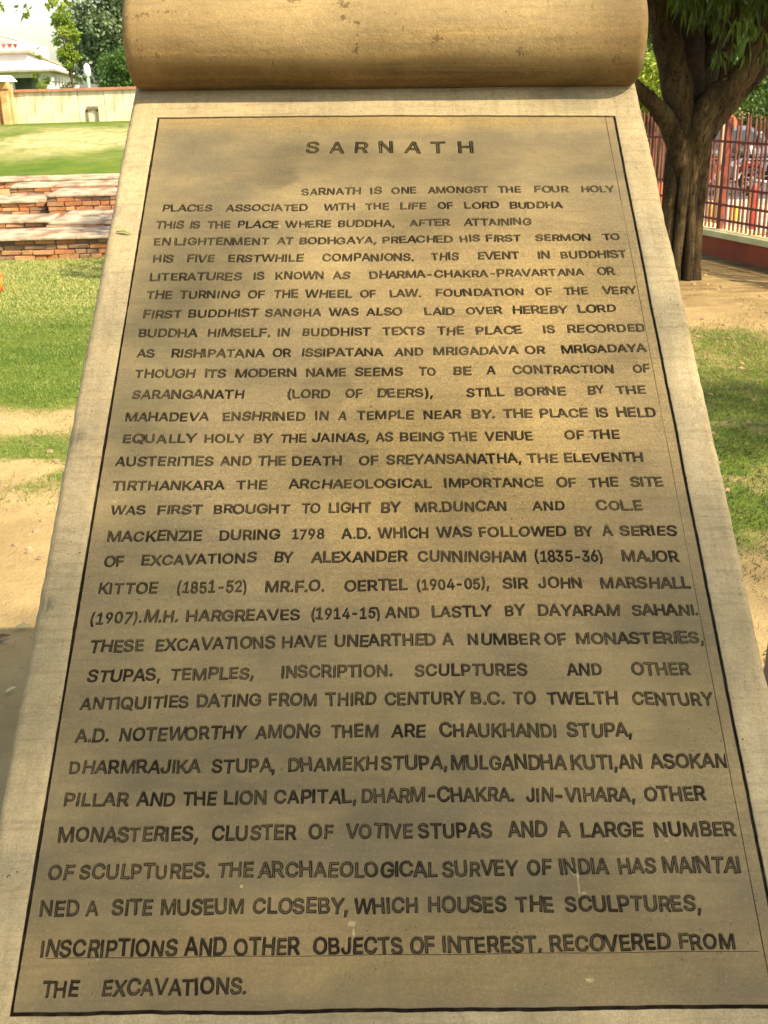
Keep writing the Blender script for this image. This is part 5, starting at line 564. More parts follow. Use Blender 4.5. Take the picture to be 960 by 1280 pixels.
def grassmat(name, cs, straw, y0, y1):
    b = NB(name); s_ = b.n.new('ShaderNodeSeparateXYZ'); b.L(b.P, s_.inputs[0])
    c = b.mix(b.ramp(b.noise(1.3, 4, .6), .38, .62), cs[0], cs[1]); c = b.mix(b.ramp(b.noise(7, 3, .6), .48, .66, 0, .7), c, cs[2])
    f = b.math('ADD', b.ramp(s_.outputs[1], y0, y1, 0, .6), b.math('MULTIPLY', b.noise(2.6, 5, .7, b.mapping((.6, 1.6, 1), (3, 1, 0))), .9))
    c = b.mix(b.ramp(f, .52, .95, 0, .9), c, straw); c = b.mix(b.ramp(b.noise(160, 2, .6), .55, .7, 0, .6), c, straw)
    b.out(c, .6, spec=.3)
    tr = b.n.new('ShaderNodeBsdfTranslucent'); b.L(c, tr.inputs[0]); mx = b.n.new('ShaderNodeMixShader'); mx.inputs[0].default_value = .25
    b.L(b.b.outputs[0], mx.inputs[1]); b.L(tr.outputs[0], mx.inputs[2]); b.L(mx.outputs[0], b.n['Material Output'].inputs[0]); return b.m
M_GRASS = grassmat('grass_blades', ((.115, .175, .03), (.18, .23, .05), (.28, .31, .08)), (.50, .47, .17), 7.4, 10.4)
M_GRASS2 = grassmat('grass_blades_right', ((.058, .08, .018), (.10, .118, .028), (.19, .175, .05)), (.36, .29, .11), 4.2, 8.0)
def grass(name, x0, x1, y0, y1, dens, m, label_=None, seed=0):
    r = np.random.default_rng(seed); n = int((x1 - x0) * (y1 - y0) * dens)
    x = r.uniform(x0, x1, n); y = r.uniform(y0, y1, n)
    k = r.random(n) < lawn(x, y) * (.55 + .6 * vn1.fbm(x * 2.3, y * 2.3, 3)); x, y = x[k], y[k]; n = len(x)
    # keep clear of the pier
    p = np.stack([x, y, hgt(x, y) - .004], 1)
    a = r.uniform(0, 2 * np.pi, n); t = r.uniform(.2, 1.1, n)
    d = np.stack([np.cos(a) * np.sin(t), np.sin(a) * np.sin(t), np.cos(t)], 1)
    a2 = r.uniform(0, 2 * np.pi, n); nr = unit(np.cross(d, np.stack([np.cos(a2), np.sin(a2), 0 * a2], 1)))
    o = obj(name, leaf_mesh(name, p, d, nr, r.uniform(.014, .042, n), r.uniform(.0025, .005, n), .4, .15), m)
    tag(o, kind='stuff')
grass('grass', -6.5, -.9, 4.0, 12.0, 6500, M_GRASS, seed=3)
grass('grass', .55, 4.2, 2.2, 9.2, 10000, M_GRASS2, seed=4)

# ================================================================ brick ruins on the left
M_BRICK = [simple('old_brick_a', (.44, .19, .075), (.30, .12, .05), 7, .9, .6, .006),
           simple('old_brick_b', (.50, .28, .13), (.36, .17, .08), 7, .9, .6, .006),
           simple('old_brick_c', (.33, .20, .11), (.17, .11, .07), 7, .9, .6, .006)]
M_LIME = simple('lime_mortar_top', (.43, .36, .25), (.22, .14, .08), 5.5, .92, .9, .02, bs=16)
M_DARKM = simple('dark_mortar', (.25, .15, .09), (.12, .08, .05), 5, .95, .5, .006)
brick_me = {}
def brick_mesh(L, H, D, k):
    key = (round(L, 3), round(H, 3), k)
    if key not in brick_me:
        mb = MB().box(0, L, 0, D, 0, H); rr = random.Random(k)
        mb.v = [(x + rr.uniform(-.006, .006), y + rr.uniform(-.006, .006), z + rr.uniform(-.005, .005)) for x, y, z in mb.v]
        me = mb.mesh('brick'); bm = bmesh.new(); bm.from_mesh(me); bmesh.ops.bevel(bm, geom=bm.edges[:], offset=.004, segments=1, affect='EDGES'); bm.to_mesh(me); bm.free()
        me.materials.append(M_BRICK[k % 3]); brick_me[key] = me
    return brick_me[key]
def ruin_wall(label, x0, x1, y, z0, courses, depth, top_fn=None, seed=0, group=None, overhang=.03, ch=.056, bl=.22):
    """a low brick footing with an uneven pale mortar top; every brick of the face is a piece"""
    r = random.Random(seed); t = thing('brick_footing', label, 'ruined wall', (x0, y, z0), 0, group)
    H = courses * ch; Wd = x1 - x0
    MB().box(0, Wd, .02, depth, -.1, H - .004).build('mortar_core', M_DARKM, t)
    for c in range(courses):
        off = -(c % 2) * bl / 2 + r.uniform(-.02, .02); x = off
        while x < Wd:
            L = bl * r.choice((1, 1, 1, .55)); a = max(x, 0); b_ = min(x + L, Wd)
            if b_ - a > .05 and not (c == courses - 1 and r.random() < .12):
                o = bpy.data.objects.new('brick', brick_mesh(round((b_ - a) - .009, 2), ch - .009, .1, r.randrange(12))); COL.objects.link(o)
                o.parent = t; o.location = (a, r.uniform(-.012, .006), c * ch); o.rotation_euler = (0, r.gauss(0, .006), r.gauss(0, .012))
            x += L
    # mortar cap: irregular slab
    n = 46; v = []; f = []
    for i in range(n + 1):
        xx = Wd * i / n; e = top_fn(xx / Wd) if top_fn else 0
        y0 = -overhang + .025 * mnoise.noise(Vector((xx * 2.5, seed, 0))) + e
        th = .022 + .008 * mnoise.noise(Vector((xx * 3, seed, 5)))
        for k in range(7):
            q = k / 6; v.append((xx, y0 + (depth + .04 - y0) * q, H + th + .012 * mnoise.noise(Vector((xx * 3, q * 4, seed))) + .03 * q))
        v.append((xx, y0 + .005, H - .002)); v.append((xx, depth + .04, H - .06))
    for i in range(n):
        a, b_ = i * 9, (i + 1) * 9
        for k in range(6): f.append((a + k, b_ + k, b_ + k + 1, a + k + 1))
        f.append((a + 7, b_ + 7, b_, a)); f.append((a + 6, b_ + 6, b_ + 8, a + 8))
    f.append((7, 0, 1, 2, 3, 4, 5, 6, 8)); f.append(tuple(n * 9 + k for k in (8, 6, 5, 4, 3, 2, 1, 0, 7)))
    me = MB().add(v, f).mesh('mortar_top', True); recalc(me); obj('mortar_top', me, M_LIME, t)
    return t
G = 'low brick footings of the ruin'
ruin_wall('low brick footing nearest the lawn with dark crumbling edge', -5.6, -2.2, 12.0, 0, 4, .55, lambda q: .0, 1, G, .05, .052)
ruin_wall('short brick footing stub at left behind the nearest footing', -6.0, -3.72, 13.15, .06, 4, .42, None, 2, G, .03, .05)
ruin_wall('low crumbled brick footing right behind the nearest one', -3.66, -2.0, 12.75, .04, 4, 1.1, lambda q: .12 - .25 * q, 3, G)
ruin_wall('bright orange brick footing in the middle of the ruin', -4.05, -2.0, 14.3, .10, 6, .55, None, 4, G, .02, .056)
ruin_wall('pale topped brick footing at the far left of the ruin', -7.5, -4.15, 14.6, .10, 5, .6, None, 5, G, .02, .05)
ruin_wall('narrow broken brick footing behind the bright orange one', -4.9, -2.2, 15.6, .2, 5, .35, lambda q: .1 * q, 6, G, .02, .05)
ruin_wall('farthest brick footing along the foot of the grass bank', -8.5, -2.3, 16.9, .22, 5, .35, None, 7, G, .02, .045)
ruin_wall('short brick footing stub far left near the bank', -8.0, -5.3, 16.0, .16, 4, .4, None, 8, G, .02, .05)
# ================================================================ boundary wall on the bank
def wallmat():
    b = NB('limewashed_wall'); c = b.mix(b.ramp(b.noise(1.8, 5, .6), .35, .68), (.70, .63, .46), (.58, .48, .28))
    c = b.mix(b.ramp(b.noise(6, 5, .7, b.mapping((1, 1, .12))), .52, .70, 0, .7), c, (.33, .24, .12))
    c = b.mix(b.ramp(b.noise(9, 5, .7), .60, .75, 0, .6), c, (.42, .30, .15)); return b.out(c, .9, b.noise(30, 4, .6), .4, .01)
M_WALL = wallmat()
M_COPE = simple('terracotta_coping', (.42, .20, .11), (.32, .15, .09), 5, .85, .4, .01)
M_DARK = simple('dark_wall_stone', (.22, .17, .10), (.12, .09, .05), 4)  # dark stone of the panel joints and niche frame
def boundary_wall():
    zb = .80; t = thing('boundary_wall', 'long whitewashed boundary wall with terracotta coping on top of the grass bank', 'wall', (-13.1, 28, .955)); t.scale = (.815,) * 3
    Ln = 20.0; pw = .76; MB().box(0, Ln, .04, .2, -.2, .84).build('wall_core', M_DARK, t)
    me = MB().box(.006, pw - .006, 0, .06, -.2, .84).mesh('wall_panel'); me.materials.append(M_WALL); k = 0
    x = 0
    while x < Ln - .01:
        if abs(x - 7.6) > .01:
            o = bpy.data.objects.new('wall_panel', me); COL.objects.link(o); o.parent = t; o.location = (x, random.uniform(-.008, .004), 0)
        x += pw
    MB().box(-.02, Ln + .02, -.07, .26, .842, .92).build('coping', M_COPE, t, bevel=.01)
    # small arched niche
    nx = 7.6; mb = MB(); mb.box(nx + .01, nx + .2, 0, .06, -.2, .84).box(nx + .56, nx + .75, 0, .06, -.2, .84).box(nx + .2, nx + .56, 0, .06, .42, .84)
    mb.build('niche_surround', M_WALL, t); MB().box(nx + .2, nx + .56, .03, .05, -.1, .42).build('niche_back', M_WALL, t)
    mb = MB(); mb.box(nx + .2, nx + .255, -.03, .05, -.05, .36).box(nx + .505, nx + .56, -.03, .05, -.05, .36)
    a = [(nx + .38 + .18 * math.cos(q), -.03, .27 + .15 * math.sin(q)) for q in np.linspace(0, math.pi, 9)]
    b_ = [(nx + .38 + .125 * math.cos(q), -.03, .27 + .09 * math.sin(q)) for q in np.linspace(0, math.pi, 9)]
    v = a + b_ + [(x, .05, z) for x, y, z in a + b_]; f = []
    for i in range(8): f += [(i, i + 1, 10 + i, 9 + i), (18 + i, 27 + i, 28 + i, 19 + i), (i, 18 + i, 19 + i, i + 1), (9 + i, 10 + i, 28 + i, 27 + i)]
    mb.add(v, f); mb.build('niche_frame', M_DARK, t)
boundary_wall()

# ================================================================ museum building
M_WHITE = simple('white_plaster', (.80, .78, .74), (.74, .70, .64), 1.2, .8, .1, .01)
M_EAVE = simple('eave_stone', (.40, .34, .26), (.3, .25, .19), 2, .85, .2, .01)
M_INT = simple('verandah_interior', (.22, .28, .27), (.14, .18, .17), 1.5)
M_TRIM = simple('roof_edge_trim', (.50, .40, .28), (.42, .33, .22), 3)
M_RED = simple('red_vent_paint', (.45, .10, .05), (.3, .07, .04), 5)
def museum():
    t = thing('museum_building', 'white museum with stepped roofs and columned verandah beyond the wall', 'building', (-17.0, 58, .9))
    dx, dy = -8.24, 40.0; L = math.hypot(dx, dy); rx = Vector((dx / L, dy / L, 0))    # long side recedes
    def quad(mb, pts, zb, zt):
        n = len(pts); mb.add([(p[0], p[1], zb) for p in pts] + [(p[0], p[1], zt) for p in pts],
            [tuple(reversed(range(n)))] + [tuple(range(n, 2 * n))] + [(i, (i + 1) % n, (i + 1) % n + n, i + n) for i in range(n)])
    O = Vector((-17.0, 58, .9))
    def pl(px, py): return (px - O.x, py - O.y)
    # verandah roof: eave outline a, upper outline b (hip)
    eA = [pl(-15.23, 58), pl(-23.47, 98), pl(-40, 98), pl(-40, 58)]
    ze = 1.66
    mb = MB(); quad(mb, eA, ze, ze + .10); mb.build('eave_slab', M_EAVE, t)
    up = [pl(-16.3, 60.2), pl(-23.6, 95.5), pl(-40, 95.5), pl(-40, 60.2)]
    v = [(p[0], p[1], ze + .102) for p in eA] + [(p[0], p[1], ze + .52) for p in up]
    MB().add(v, [(i, (i + 1) % 4, (i + 1) % 4 + 4, i + 4) for i in range(4)]).build('verandah_roof', M_WHITE, t)
    # upper storey block
    U = [pl(-17.6, 62), pl(-24.4, 94), pl(-40, 94), pl(-40, 62)]
    mb = MB(); quad(mb, U, 0.0, 2.62); mb.build('upper_wall', M_WHITE, t)
    U2 = [pl(-17.45, 61.8), pl(-24.3, 94.4), pl(-40.2, 94.4), pl(-40.2, 61.8)]
    mb = MB(); quad(mb, U2, 2.62, 2.74); mb.build('parapet_coping', M_TRIM, t)
    # tower with low gable
    tw = [pl(-19.9, 68), pl(-21.3, 80), pl(-34, 80), pl(-34, 68)]
    mb = MB(); quad(mb, tw, 2.5, 3.45)
    v = [(tw[0][0], tw[0][1], 3.45), (tw[3][0], tw[3][1], 3.45), ((tw[0][0] + tw[3][0]) / 2, tw[0][1], 5.3),
         (tw[1][0], tw[1][1], 3.45), (tw[2][0], tw[2][1], 3.45), ((tw[1][0] + tw[2][0]) / 2, tw[1][1], 5.3)]
    mb.add(v, [(0, 2, 1), (3, 4, 5), (0, 3, 5, 2), (1, 2, 5, 4)]); mb.build('gable_tower', M_WHITE, t)
    MB().tube([(v[0][0] + .25, v[0][1] - .15, v[0][2] - .02), (v[2][0], v[2][1] - .15, v[2][2] + .06)], .06, 6).build('gable_edge', M_TRIM, t)
    for i in range(3):
        x = pl(-20.55 + i * .33, 68)[0]; z = 3.16
        MB().add([(x - .11, 9.96, z + .11), (x + .11, 9.96, z + .11), (x, 9.96, z - .12), (x - .11, 10.02, z + .11), (x + .11, 10.02, z + .11), (x, 10.02, z - .12)],
                 [(0, 2, 1), (3, 4, 5), (0, 1, 4, 3), (1, 2, 5, 4), (2, 0, 3, 5)]).build('gable_vent', M_RED, t)
    # verandah inner wall and columns
    inn = [pl(-17.4, 61.5), pl(-24.2, 94.2), pl(-40, 94.2), pl(-40, 61.5)]
    mb = MB(); quad(mb, inn, -.5, ze - .01); mb.build('verandah_wall', M_INT, t)
    be = [pl(-15.75, 58.6), pl(-23.6, 97), pl(-40, 97), pl(-40, 58.6)]
    bi = [pl(-16.1, 59.0), pl(-23.9, 96.6), pl(-39.7, 96.6), pl(-39.7, 59.0)]
    v = []
    for z in (ze - .26, ze - .002): v += [(p[0], p[1], z) for p in be] + [(p[0], p[1], z) for p in bi]
    f = []
    for i in range(4):
        j = (i + 1) % 4; f += [(i, j, 8 + j, 8 + i), (4 + i, 12 + i, 12 + j, 4 + j), (i, 4 + i, 4 + j, j), (8 + i, 8 + j, 12 + j, 12 + i)]
    MB().add(v, f).build('verandah_beam', M_WHITE, t)
    def col_(x, y, w=.2):
        mb = MB().box(-w, w, -w, w, -.6, ze - .265).box(-w * 1.25, w * 1.25, -w * 1.25, w * 1.25, ze - .42, ze - .27)
        mb.build('column', M_WHITE, t, loc=(x, y, 0))
    a = pl(-15.95, 58.85); bb = pl(-23.7, 96.7)
    col_(a[0], a[1], .24)
    for k in range(1, 12): q = (k / 12) ** 1.0; col_(a[0] + (bb[0] - a[0]) * q, a[1] + (bb[1] - a[1]) * q, .17)
    for k in range(1, 6): col_(a[0] - 1.75 * k, a[1], .15)
museum()
def pavilion():
    t = thing('wall_kiosk', 'small pale stone kiosk with flat overhanging roof at the left edge', 'kiosk', (-9.02, 27.5, .955)); t.scale = (.815,) * 3
    MB().add([(-1.4, -.7, 1.22), (.85, -.7, 1.14), (.85, .9, 1.14), (-1.4, .9, 1.22), (-1.4, -.7, 1.30), (.85, -.7, 1.20), (.7, .9, 1.30), (-1.4, .9, 1.42)],
             [(0, 3, 2, 1), (4, 5, 6, 7), (0, 1, 5, 4), (1, 2, 6, 5), (2, 3, 7, 6), (3, 0, 4, 7)]).build('roof_slab', M_WHITE, t)
    m = simple('stained_kiosk_stone', (.62, .42, .20), (.42, .22, .08), 3)
    for x in (.40, .70, -.3): MB().box(x - .09, x + .09, -.1, .1, -.1, 1.135).box(x - .14, x + .14, -.13, .13, .95, 1.13).build('pillar', m, t)
    MB().box(-1.3, .8, .3, .5, -.1, 1.10).build('back_wall', m, t)
pavilion()
M_POLEW = simple('white_lamp_glass', (.85, .85, .82), (.8, .8, .78), 4, .3)
M_POLEG = simple('green_lamp_post_paint', (.25, .38, .28), (.18, .3, .2), 4)
t = thing('street_lamp', 'slim green lamp post with a white top standing behind the boundary wall', 'lamp post', (-9.45, 40, .8))
MB().tube([(0, 0, 0), (0, 0, 1.25)], .055, 8).build('lamp_pole', M_POLEG, t, True)
MB().tube([(0, 0, 1.25), (0, 0, 1.3), (0, 0, 1.4), (0, 0, 1.6), (0, 0, 1.68)], [.05, .09, .12, .10, .03], 12).build('lamp_head', M_POLEW, t, True)

# ================================================================ trees
def bark(name, a, c):
    b = NB(name); v = b.mapping((1, 1, .16)); n1 = b.noise(34, 7, .75, v, .6); n2 = b.noise(4, 6, .65, b.mapping((1, 1, .4)))
    n3 = b.noise(110, 4, .7, b.mapping((1, 1, .5)))
    col = b.mix(b.ramp(n2, .38, .62), a, c); col = b.mix(b.ramp(n1, .50, .40, 0, .8), col, tuple(x * .22 for x in c))
    col = b.mix(b.ramp(n3, .54, .70, 0, .6), col, tuple(min(1, x * 2.0) for x in a))
    return b.out(col, .95, b.math('ADD', n1, b.math('MULTIPLY', n3, .5)), 1.0, .05, .1)
M_BARK = bark('grey_brown_bark', (.155, .108, .05), (.065, .045, .022))
M_BARKD = simple('dark_bark', (.07, .045, .025), (.03, .02, .012), 6, .95, .9, .03)
M_LF_DK = leafmat('hazed_dark_green_leaves', ((.13, .19, .09), (.20, .26, .13), (.06, .10, .055)), .5, .25, .5, 3)  # dark leaves paled, distance haze put into their colour
M_LF_MID = leafmat('mid_green_leaves', ((.07, .15, .03), (.13, .21, .05), (.04, .09, .02)), .5, .3, .6, 3)
M_LF_YEL = leafmat('yellow_green_leaves', ((.20, .30, .03), (.32, .40, .05), (.12, .20, .02)), .5, .4, .8, 4)
M_LF_DROOP = leafmat('drooping_leaves', ((.022, .05, .010), (.09, .16, .018), (.010, .022, .006)), .4, .3, 3.5, 16)
def crown_pts(r, blobs, n):
    """points in the shells of many lumps"""
    P = []; C = []
    w = np.array([b_[3] ** 2 for b_ in blobs]); w = w / w.sum()
    for (x, y, z, R), q in zip(blobs, w):
        k = max(int(n * q), 6); d = unit(r.normal(size=(k, 3))); rad = R * (1 - .45 * r.random(k) ** 1.6)
        P.append(np.array([x, y, z]) + d * rad[:, None] * np.array([1, 1, .85])); C.append(d)
    return np.concatenate(P), np.concatenate(C)
def lumps(r, c, R, n, lo=.22, hi=.45, flat=.8):
    out = []
    for k in range(n):
        d = r.normal(size=3); d /= np.linalg.norm(d); q = R * (r.random() ** .45) * .85
        out.append((c[0] + d[0] * q, c[1] + d[1] * q, c[2] + d[2] * q * flat, R * r.uniform(lo, hi)))
    return out
def crown(name, blobs, n, L, Wd, m, parent, seed, droop=0.0, hang=0.0, org=(0, 0, 0)):
    r = np.random.default_rng(seed); P, D = crown_pts(r, blobs, n); k = len(P)
    d = unit(D * .5 + r.normal(size=(k, 3)) * .7 + np.array([0, 0, -.25 - hang])); nr = unit(np.cross(d, r.normal(size=(k, 3))))
    me = leaf_mesh(name, P - np.array(org), d, nr, r.uniform(L * .6, L * 1.3, k), r.uniform(Wd * .6, Wd * 1.2, k), .45, droop)
    return obj(name, me, m, parent)
def tree(label, x, y, zb, trunk, c, R, nl, nleaf, L, Wd, m, seed, group=None, name='tree', flat=.8, lo=.22, hi=.45):
    t = thing(name, label, 'tree', (x, y, zb), 0, group); r = np.random.default_rng(seed); rr = random.Random(seed)
    B = lumps(r, c, R, nl, lo, hi, flat)
    top = Vector(c)
    mb = MB(); mb.tube([(0, 0, -.1), (.04 * R, 0, c[2] * .35), (c[0] * .4, c[1] * .4, c[2] * .7), tuple(top)], [trunk * 1.25, trunk, trunk * .8, trunk * .3], 10, flute=.12)
    mb.build('trunk', M_BARK, t, True)
    mb = MB()
    for bx, by, bz, br in B[:min(12, len(B))]:
        s = Vector((0, 0, c[2] * rr.uniform(.4, .75))) + Vector((c[0], c[1], 0)) * .4; e = Vector((bx, by, bz)); mid = (s + e) / 2 + Vector((0, 0, .1 * R))
        mb.tube([s, mid, e], [trunk * .4, trunk * .25, trunk * .08], 6)
    mb.build('limbs', M_BARKD, t, True)
    crown('crown', B, nleaf, L, Wd, m, t, seed + 50)
    return t
GT = 'trees beyond the boundary wall'
tree('large dark green tree rising behind the lamp post and museum', -10.2, 50, .8, .35, (0, 0, 3.3), 2.9, 34, 26000, .17, .12, M_LF_DK, 21, GT, hi=.38)
tree('bushy mid green tree low behind the wall beside the scroll', -9.4, 44, .8, .2, (.5, 0, 1.5), 1.35, 16, 9000, .12, .08, M_LF_MID, 22, GT)
tree('slender yellow green tree between the museum and the large dark tree', -11.5, 46, .8, .05, (0, 0, 2.9), .62, 26, 2600, .12, .07, M_LF_YEL, 23, GT, flat=3.0, lo=.14, hi=.30)
tree('tall dark tree farther back behind the bushy one', -8, 62, .8, .4, (0, 0, 4.8), 4.2, 30, 16000, .24, .16, M_LF_DK, 24, GT)
def shrub(label, x, y, zb, h, w, m, seed, n=900, group='shrubs in front of the museum', L=.09, name='shrub'):
    t = thing(name, label, 'shrub', (x, y, zb), 0, group); r = np.random.default_rng(seed)
    B = [(r.normal() * w * .25, r.normal() * w * .25, h * q, w * (1 - q * .6) * .5) for q in np.linspace(.15, .92, 7)]
    MB().tube([(0, 0, -.05), (0, 0, h * .7)], [.03, .01], 6).build('stem', M_BARKD, t)
    crown('foliage', B, n, L, L * .6, m, t, seed + 9)
shrub('pointed yellow green shrub in front of the verandah arch', -13.7, 49.3, .85, 1.55, .62, M_LF_YEL, 31, 2200)
shrub('green shrub at the right end of the verandah by the big tree', -13.45, 54, .85, 1.3, .75, M_LF_MID, 32, 2200)

# the big multi-stemmed tree on the right
def right_tree():
    t = thing('shade_tree', 'gnarled dark shade tree with fluted trunk and drooping leaves beside the tablet', 'tree', (2.62, 9.7, 0))
    O = Vector((2.62, 9.7, 0))
    def W_(x, y, z): return Vector((x, y, z)) - O
    mb = MB()
    # fused stems, each its own ridge
    for (bx, by, tx, ty, r0, r1, zt) in [(-.16, .0, -.125, .0, .052, .070, 1.2), (-.065, -.05, -.06, -.06, .040, .056, 1.2), (.02, -.06, .015, -.06, .036, .054, 1.25), (.103, -.035, .095, -.02, .047, .060, 1.3), (-.02, .10, -.02, .06, .06, .115, 1.3), (-.03, .05, -.02, .03, .045, .09, 1.3)]:
        pts = []; rad = []
        for k in range(15):
            q = k / 14; z = -.06 + (zt + .06) * q
            pts.append((bx + (tx - bx) * q + .012 * math.sin(5 * q + bx * 30), by + (ty - by) * q, z)); fl = max(0, 1 - q * 7)
            rad.append((r0 + (r1 - r0) * q) * (1 + .35 * fl))
        mb.tube(pts, rad, 16, flute=.10, nf=4, seed=bx * 20)
    mb.build('trunk', M_BARK, t, True)
    mb = MB()
    def limb(P, R, n=12, fl=.08, m=M_BARK):
        P = [W_(*p) for p in P]
        # subdivide with catmull-rom
        pts = []; rad = []
        for i in range(len(P) - 1):
            p0, p1, p2, p3 = P[max(i - 1, 0)], P[i], P[i + 1], P[min(i + 2, len(P) - 1)]
            for k in range(5):
                s = k / 5; pts.append(.5 * ((2 * p1) + (p2 - p0) * s + (2 * p0 - 5 * p1 + 4 * p2 - p3) * s * s + (3 * p1 - p0 - 3 * p2 + p3) * s ** 3)); rad.append((R[i] + (R[i + 1] - R[i]) * s) * (1 + .06 * math.sin(i * 3 + k * 2.1)))
        pts.append(P[-1]); rad.append(R[-1])
        MB().tube(pts, rad, n, flute=fl).build('limb', m, t, True)
    limb([(2.56, 9.72, .85), (2.52, 9.7, 1.35), (2.40, 9.7, 1.8), (2.28, 9.75, 2.3), (2.1, 9.8, 3.2)], [.09, .13, .12, .11, .08])
    limb([(2.54, 9.66, .92), (2.42, 9.6, 1.24), (2.22, 9.5, 1.46), (2.05, 9.4, 1.58), (1.7, 9.2, 1.9)], [.07, .085, .062, .055, .05])
    limb([(2.62, 9.70, .9), (2.70, 9.62, 1.38), (2.93, 9.56, 1.60), (3.05, 9.5, 1.86), (3.12, 9.5, 2.3), (3.3, 9.4, 3.2)], [.09, .11, .10, .085, .075, .06])
    limb([(2.80, 9.6, 1.45), (2.84, 9.62, 1.7), (2.84, 9.55, 1.95), (2.86, 9.6, 2.4)], [.06, .055, .05, .04], 8)
    limb([(2.72, 9.75, 1.2), (2.98, 9.8, 1.47), (3.22, 9.8, 1.72), (3.7, 9.9, 2.2)], [.11, .075, .07, .06])
    limb([(2.58, 9.80, 1.0), (2.62, 9.9, 1.6), (2.58, 9.95, 2.3), (2.6, 10, 3.3)], [.10, .13, .12, .09], m=M_BARKD)
    limb([(2.66, 9.9, 1.2), (2.78, 9.95, 1.7), (2.9, 10.0, 2.4)], [.11, .10, .08], m=M_BARKD)
    limb([(2.83, 9.5, 1.84), (2.77, 9.46, 1.80), (2.73, 9.44, 1.79)], [.05, .042, .018], 8, 0)
    limb([(2.30, 9.45, 1.55), (2.38, 9.42, 1.52), (2.41, 9.42, 1.46)], [.014, .013, .011], 6, 0, M_BARKD)
    # drooping leaf sprays: tufts of long leaves hanging from twigs
    r = np.random.default_rng(5); P = []; D = []
    def spray(cx, cy, cz, n, s=.05):
        a = r.normal(size=(n, 3)) * s; a[:, 2] *= .6
        P.append(np.array([cx, cy, cz]) + a - np.array(O)); d = r.normal(size=(n, 3)) * .34 + np.array([0, 0, -1.0]); D.append(unit(d))
    for x, z in [(2.42, 2.22), (2.52, 2.25), (2.60, 2.12), (2.66, 2.2), (2.56, 2.02), (2.72, 1.98), (2.78, 2.2), (2.88, 2.22), (2.95, 2.2), (3.0, 2.12), (2.84, 1.80), (2.76, 1.74), (3.06, 2.14), (3.12, 2.02), (3.18, 2.16), (3.16, 1.8), (2.9, 1.93), (3.05, 1.95), (2.36, 2.15), (2.48, 2.1)]:
        for q in range(3): spray(x + r.normal() * .03, 9.35 + r.normal() * .12, z + .05 + r.normal() * .02, 6 if z < 1.9 else 12, .04)
    for k in range(60): spray(r.uniform(2.25, 3.2), r.uniform(10.1, 10.6), r.uniform(2.0, 2.4), 22, .07)
    for k in range(1500):
        a = r.uniform(0, 2 * np.pi); q = 1.6 * np.sqrt(r.random()); y_ = 8.9 + q * np.sin(a); spray(2.8 + q * np.cos(a), y_, r.uniform(2.0, 2.9) + .063 * y_, 16, .07)  # dense sprays above the view, added to darken the limbs below
    for k in range(900):
        a = r.uniform(0, 2 * np.pi); q = 2.2 * np.sqrt(r.random()); x = 2.75 + q * np.cos(a); y = 9.9 + q * np.sin(a)
        spray(x, y, r.uniform(2.4, 3.8) + .02 * q * q, 16, .07)
    P = np.concatenate(P); D = np.concatenate(D); k = len(P); nr = unit(np.cross(D, r.normal(size=(k, 3))))
    obj('drooping_foliage', leaf_mesh('drooping_foliage', P, D, nr, r.uniform(.09, .17, k), r.uniform(.016, .028, k), .35, .1), M_LF_DROOP, t)
    B = lumps(r, (.1, .1, 4.3), 2.6, 46, .2, .36, .45)
    crown('crown', B, 26000, .18, .07, M_LF_DROOP, t, 77, hang=.5)
right_tree()
GR = 'trees across the street beyond the fence'
tree('bright green leafy tree seen between scroll and trunk', 6.3, 26, -.8, .2, (-.35, 0, 2.5), 1.5, 22, 12000, .12, .06, M_LF_YEL, 41, GR)
tree('dense green tree across the street at the right edge', 11.2, 33, -.8, .3, (0, 0, 2.7), 2.4, 26, 14000, .15, .10, M_LF_MID, 42, GR)
tree('dark green tree across the street farther back', 7.6, 38, -.8, .35, (0, 0, 3.3), 3.2, 26, 14000, .2, .12, M_LF_DK, 43, GR)
tree('far dark tree behind the others across the street', 14.5, 42, -.8, .35, (0, 0, 3.8), 3.6, 26, 12000, .2, .13, M_LF_DK, 44, GR)

# overhanging branches top left: a bright green tree standing just outside the frame
def left_branch_tree():
    t = thing('overhanging_or_added_tree', 'bright green leafy twigs hanging into the top left corner', 'tree', (-4.2, 6.5, 0))
    MB().tube([(0, 0, -.1), (.1, 0, 1.2), (.3, 0, 2.4), (.5, 0, 3.6)], [.18, .14, .12, .06], 10, flute=.1).build('trunk', M_BARK, t, True)
    MB().tube([(.3, 0, 2.3), (1.2, -.2, 2.75), (2.1, -.4, 2.55), (2.6, -.5, 2.25)], [.06, .035, .018, .006], 7).build('limb', M_BARKD, t, True)
    r = np.random.default_rng(9)
    B = [(2.55, -.5, 2.16, .07), (2.66, -.5, 2.07, .055), (2.45, -.5, 2.15, .06), (2.38, -.5, 2.05, .03), (2.73, -.48, 2.12, .05), (2.62, -.52, 2.2, .09), (2.36, -.5, 2.2, .07), (2.52, -.45, 1.83, .022), (2.82, -.5, 2.2, .06), (2.50, -.5, 2.03, .03)]
    crown('hanging_leaves', B, 330, .045, .026, M_LF_YEL, t, 12)
    B2 = lumps(r, (.6, 0, 3.6), 1.5, 16, .25, .4, .6); crown('crown', B2, 5000, .10, .06, M_LF_YEL, t, 13)
left_branch_tree()
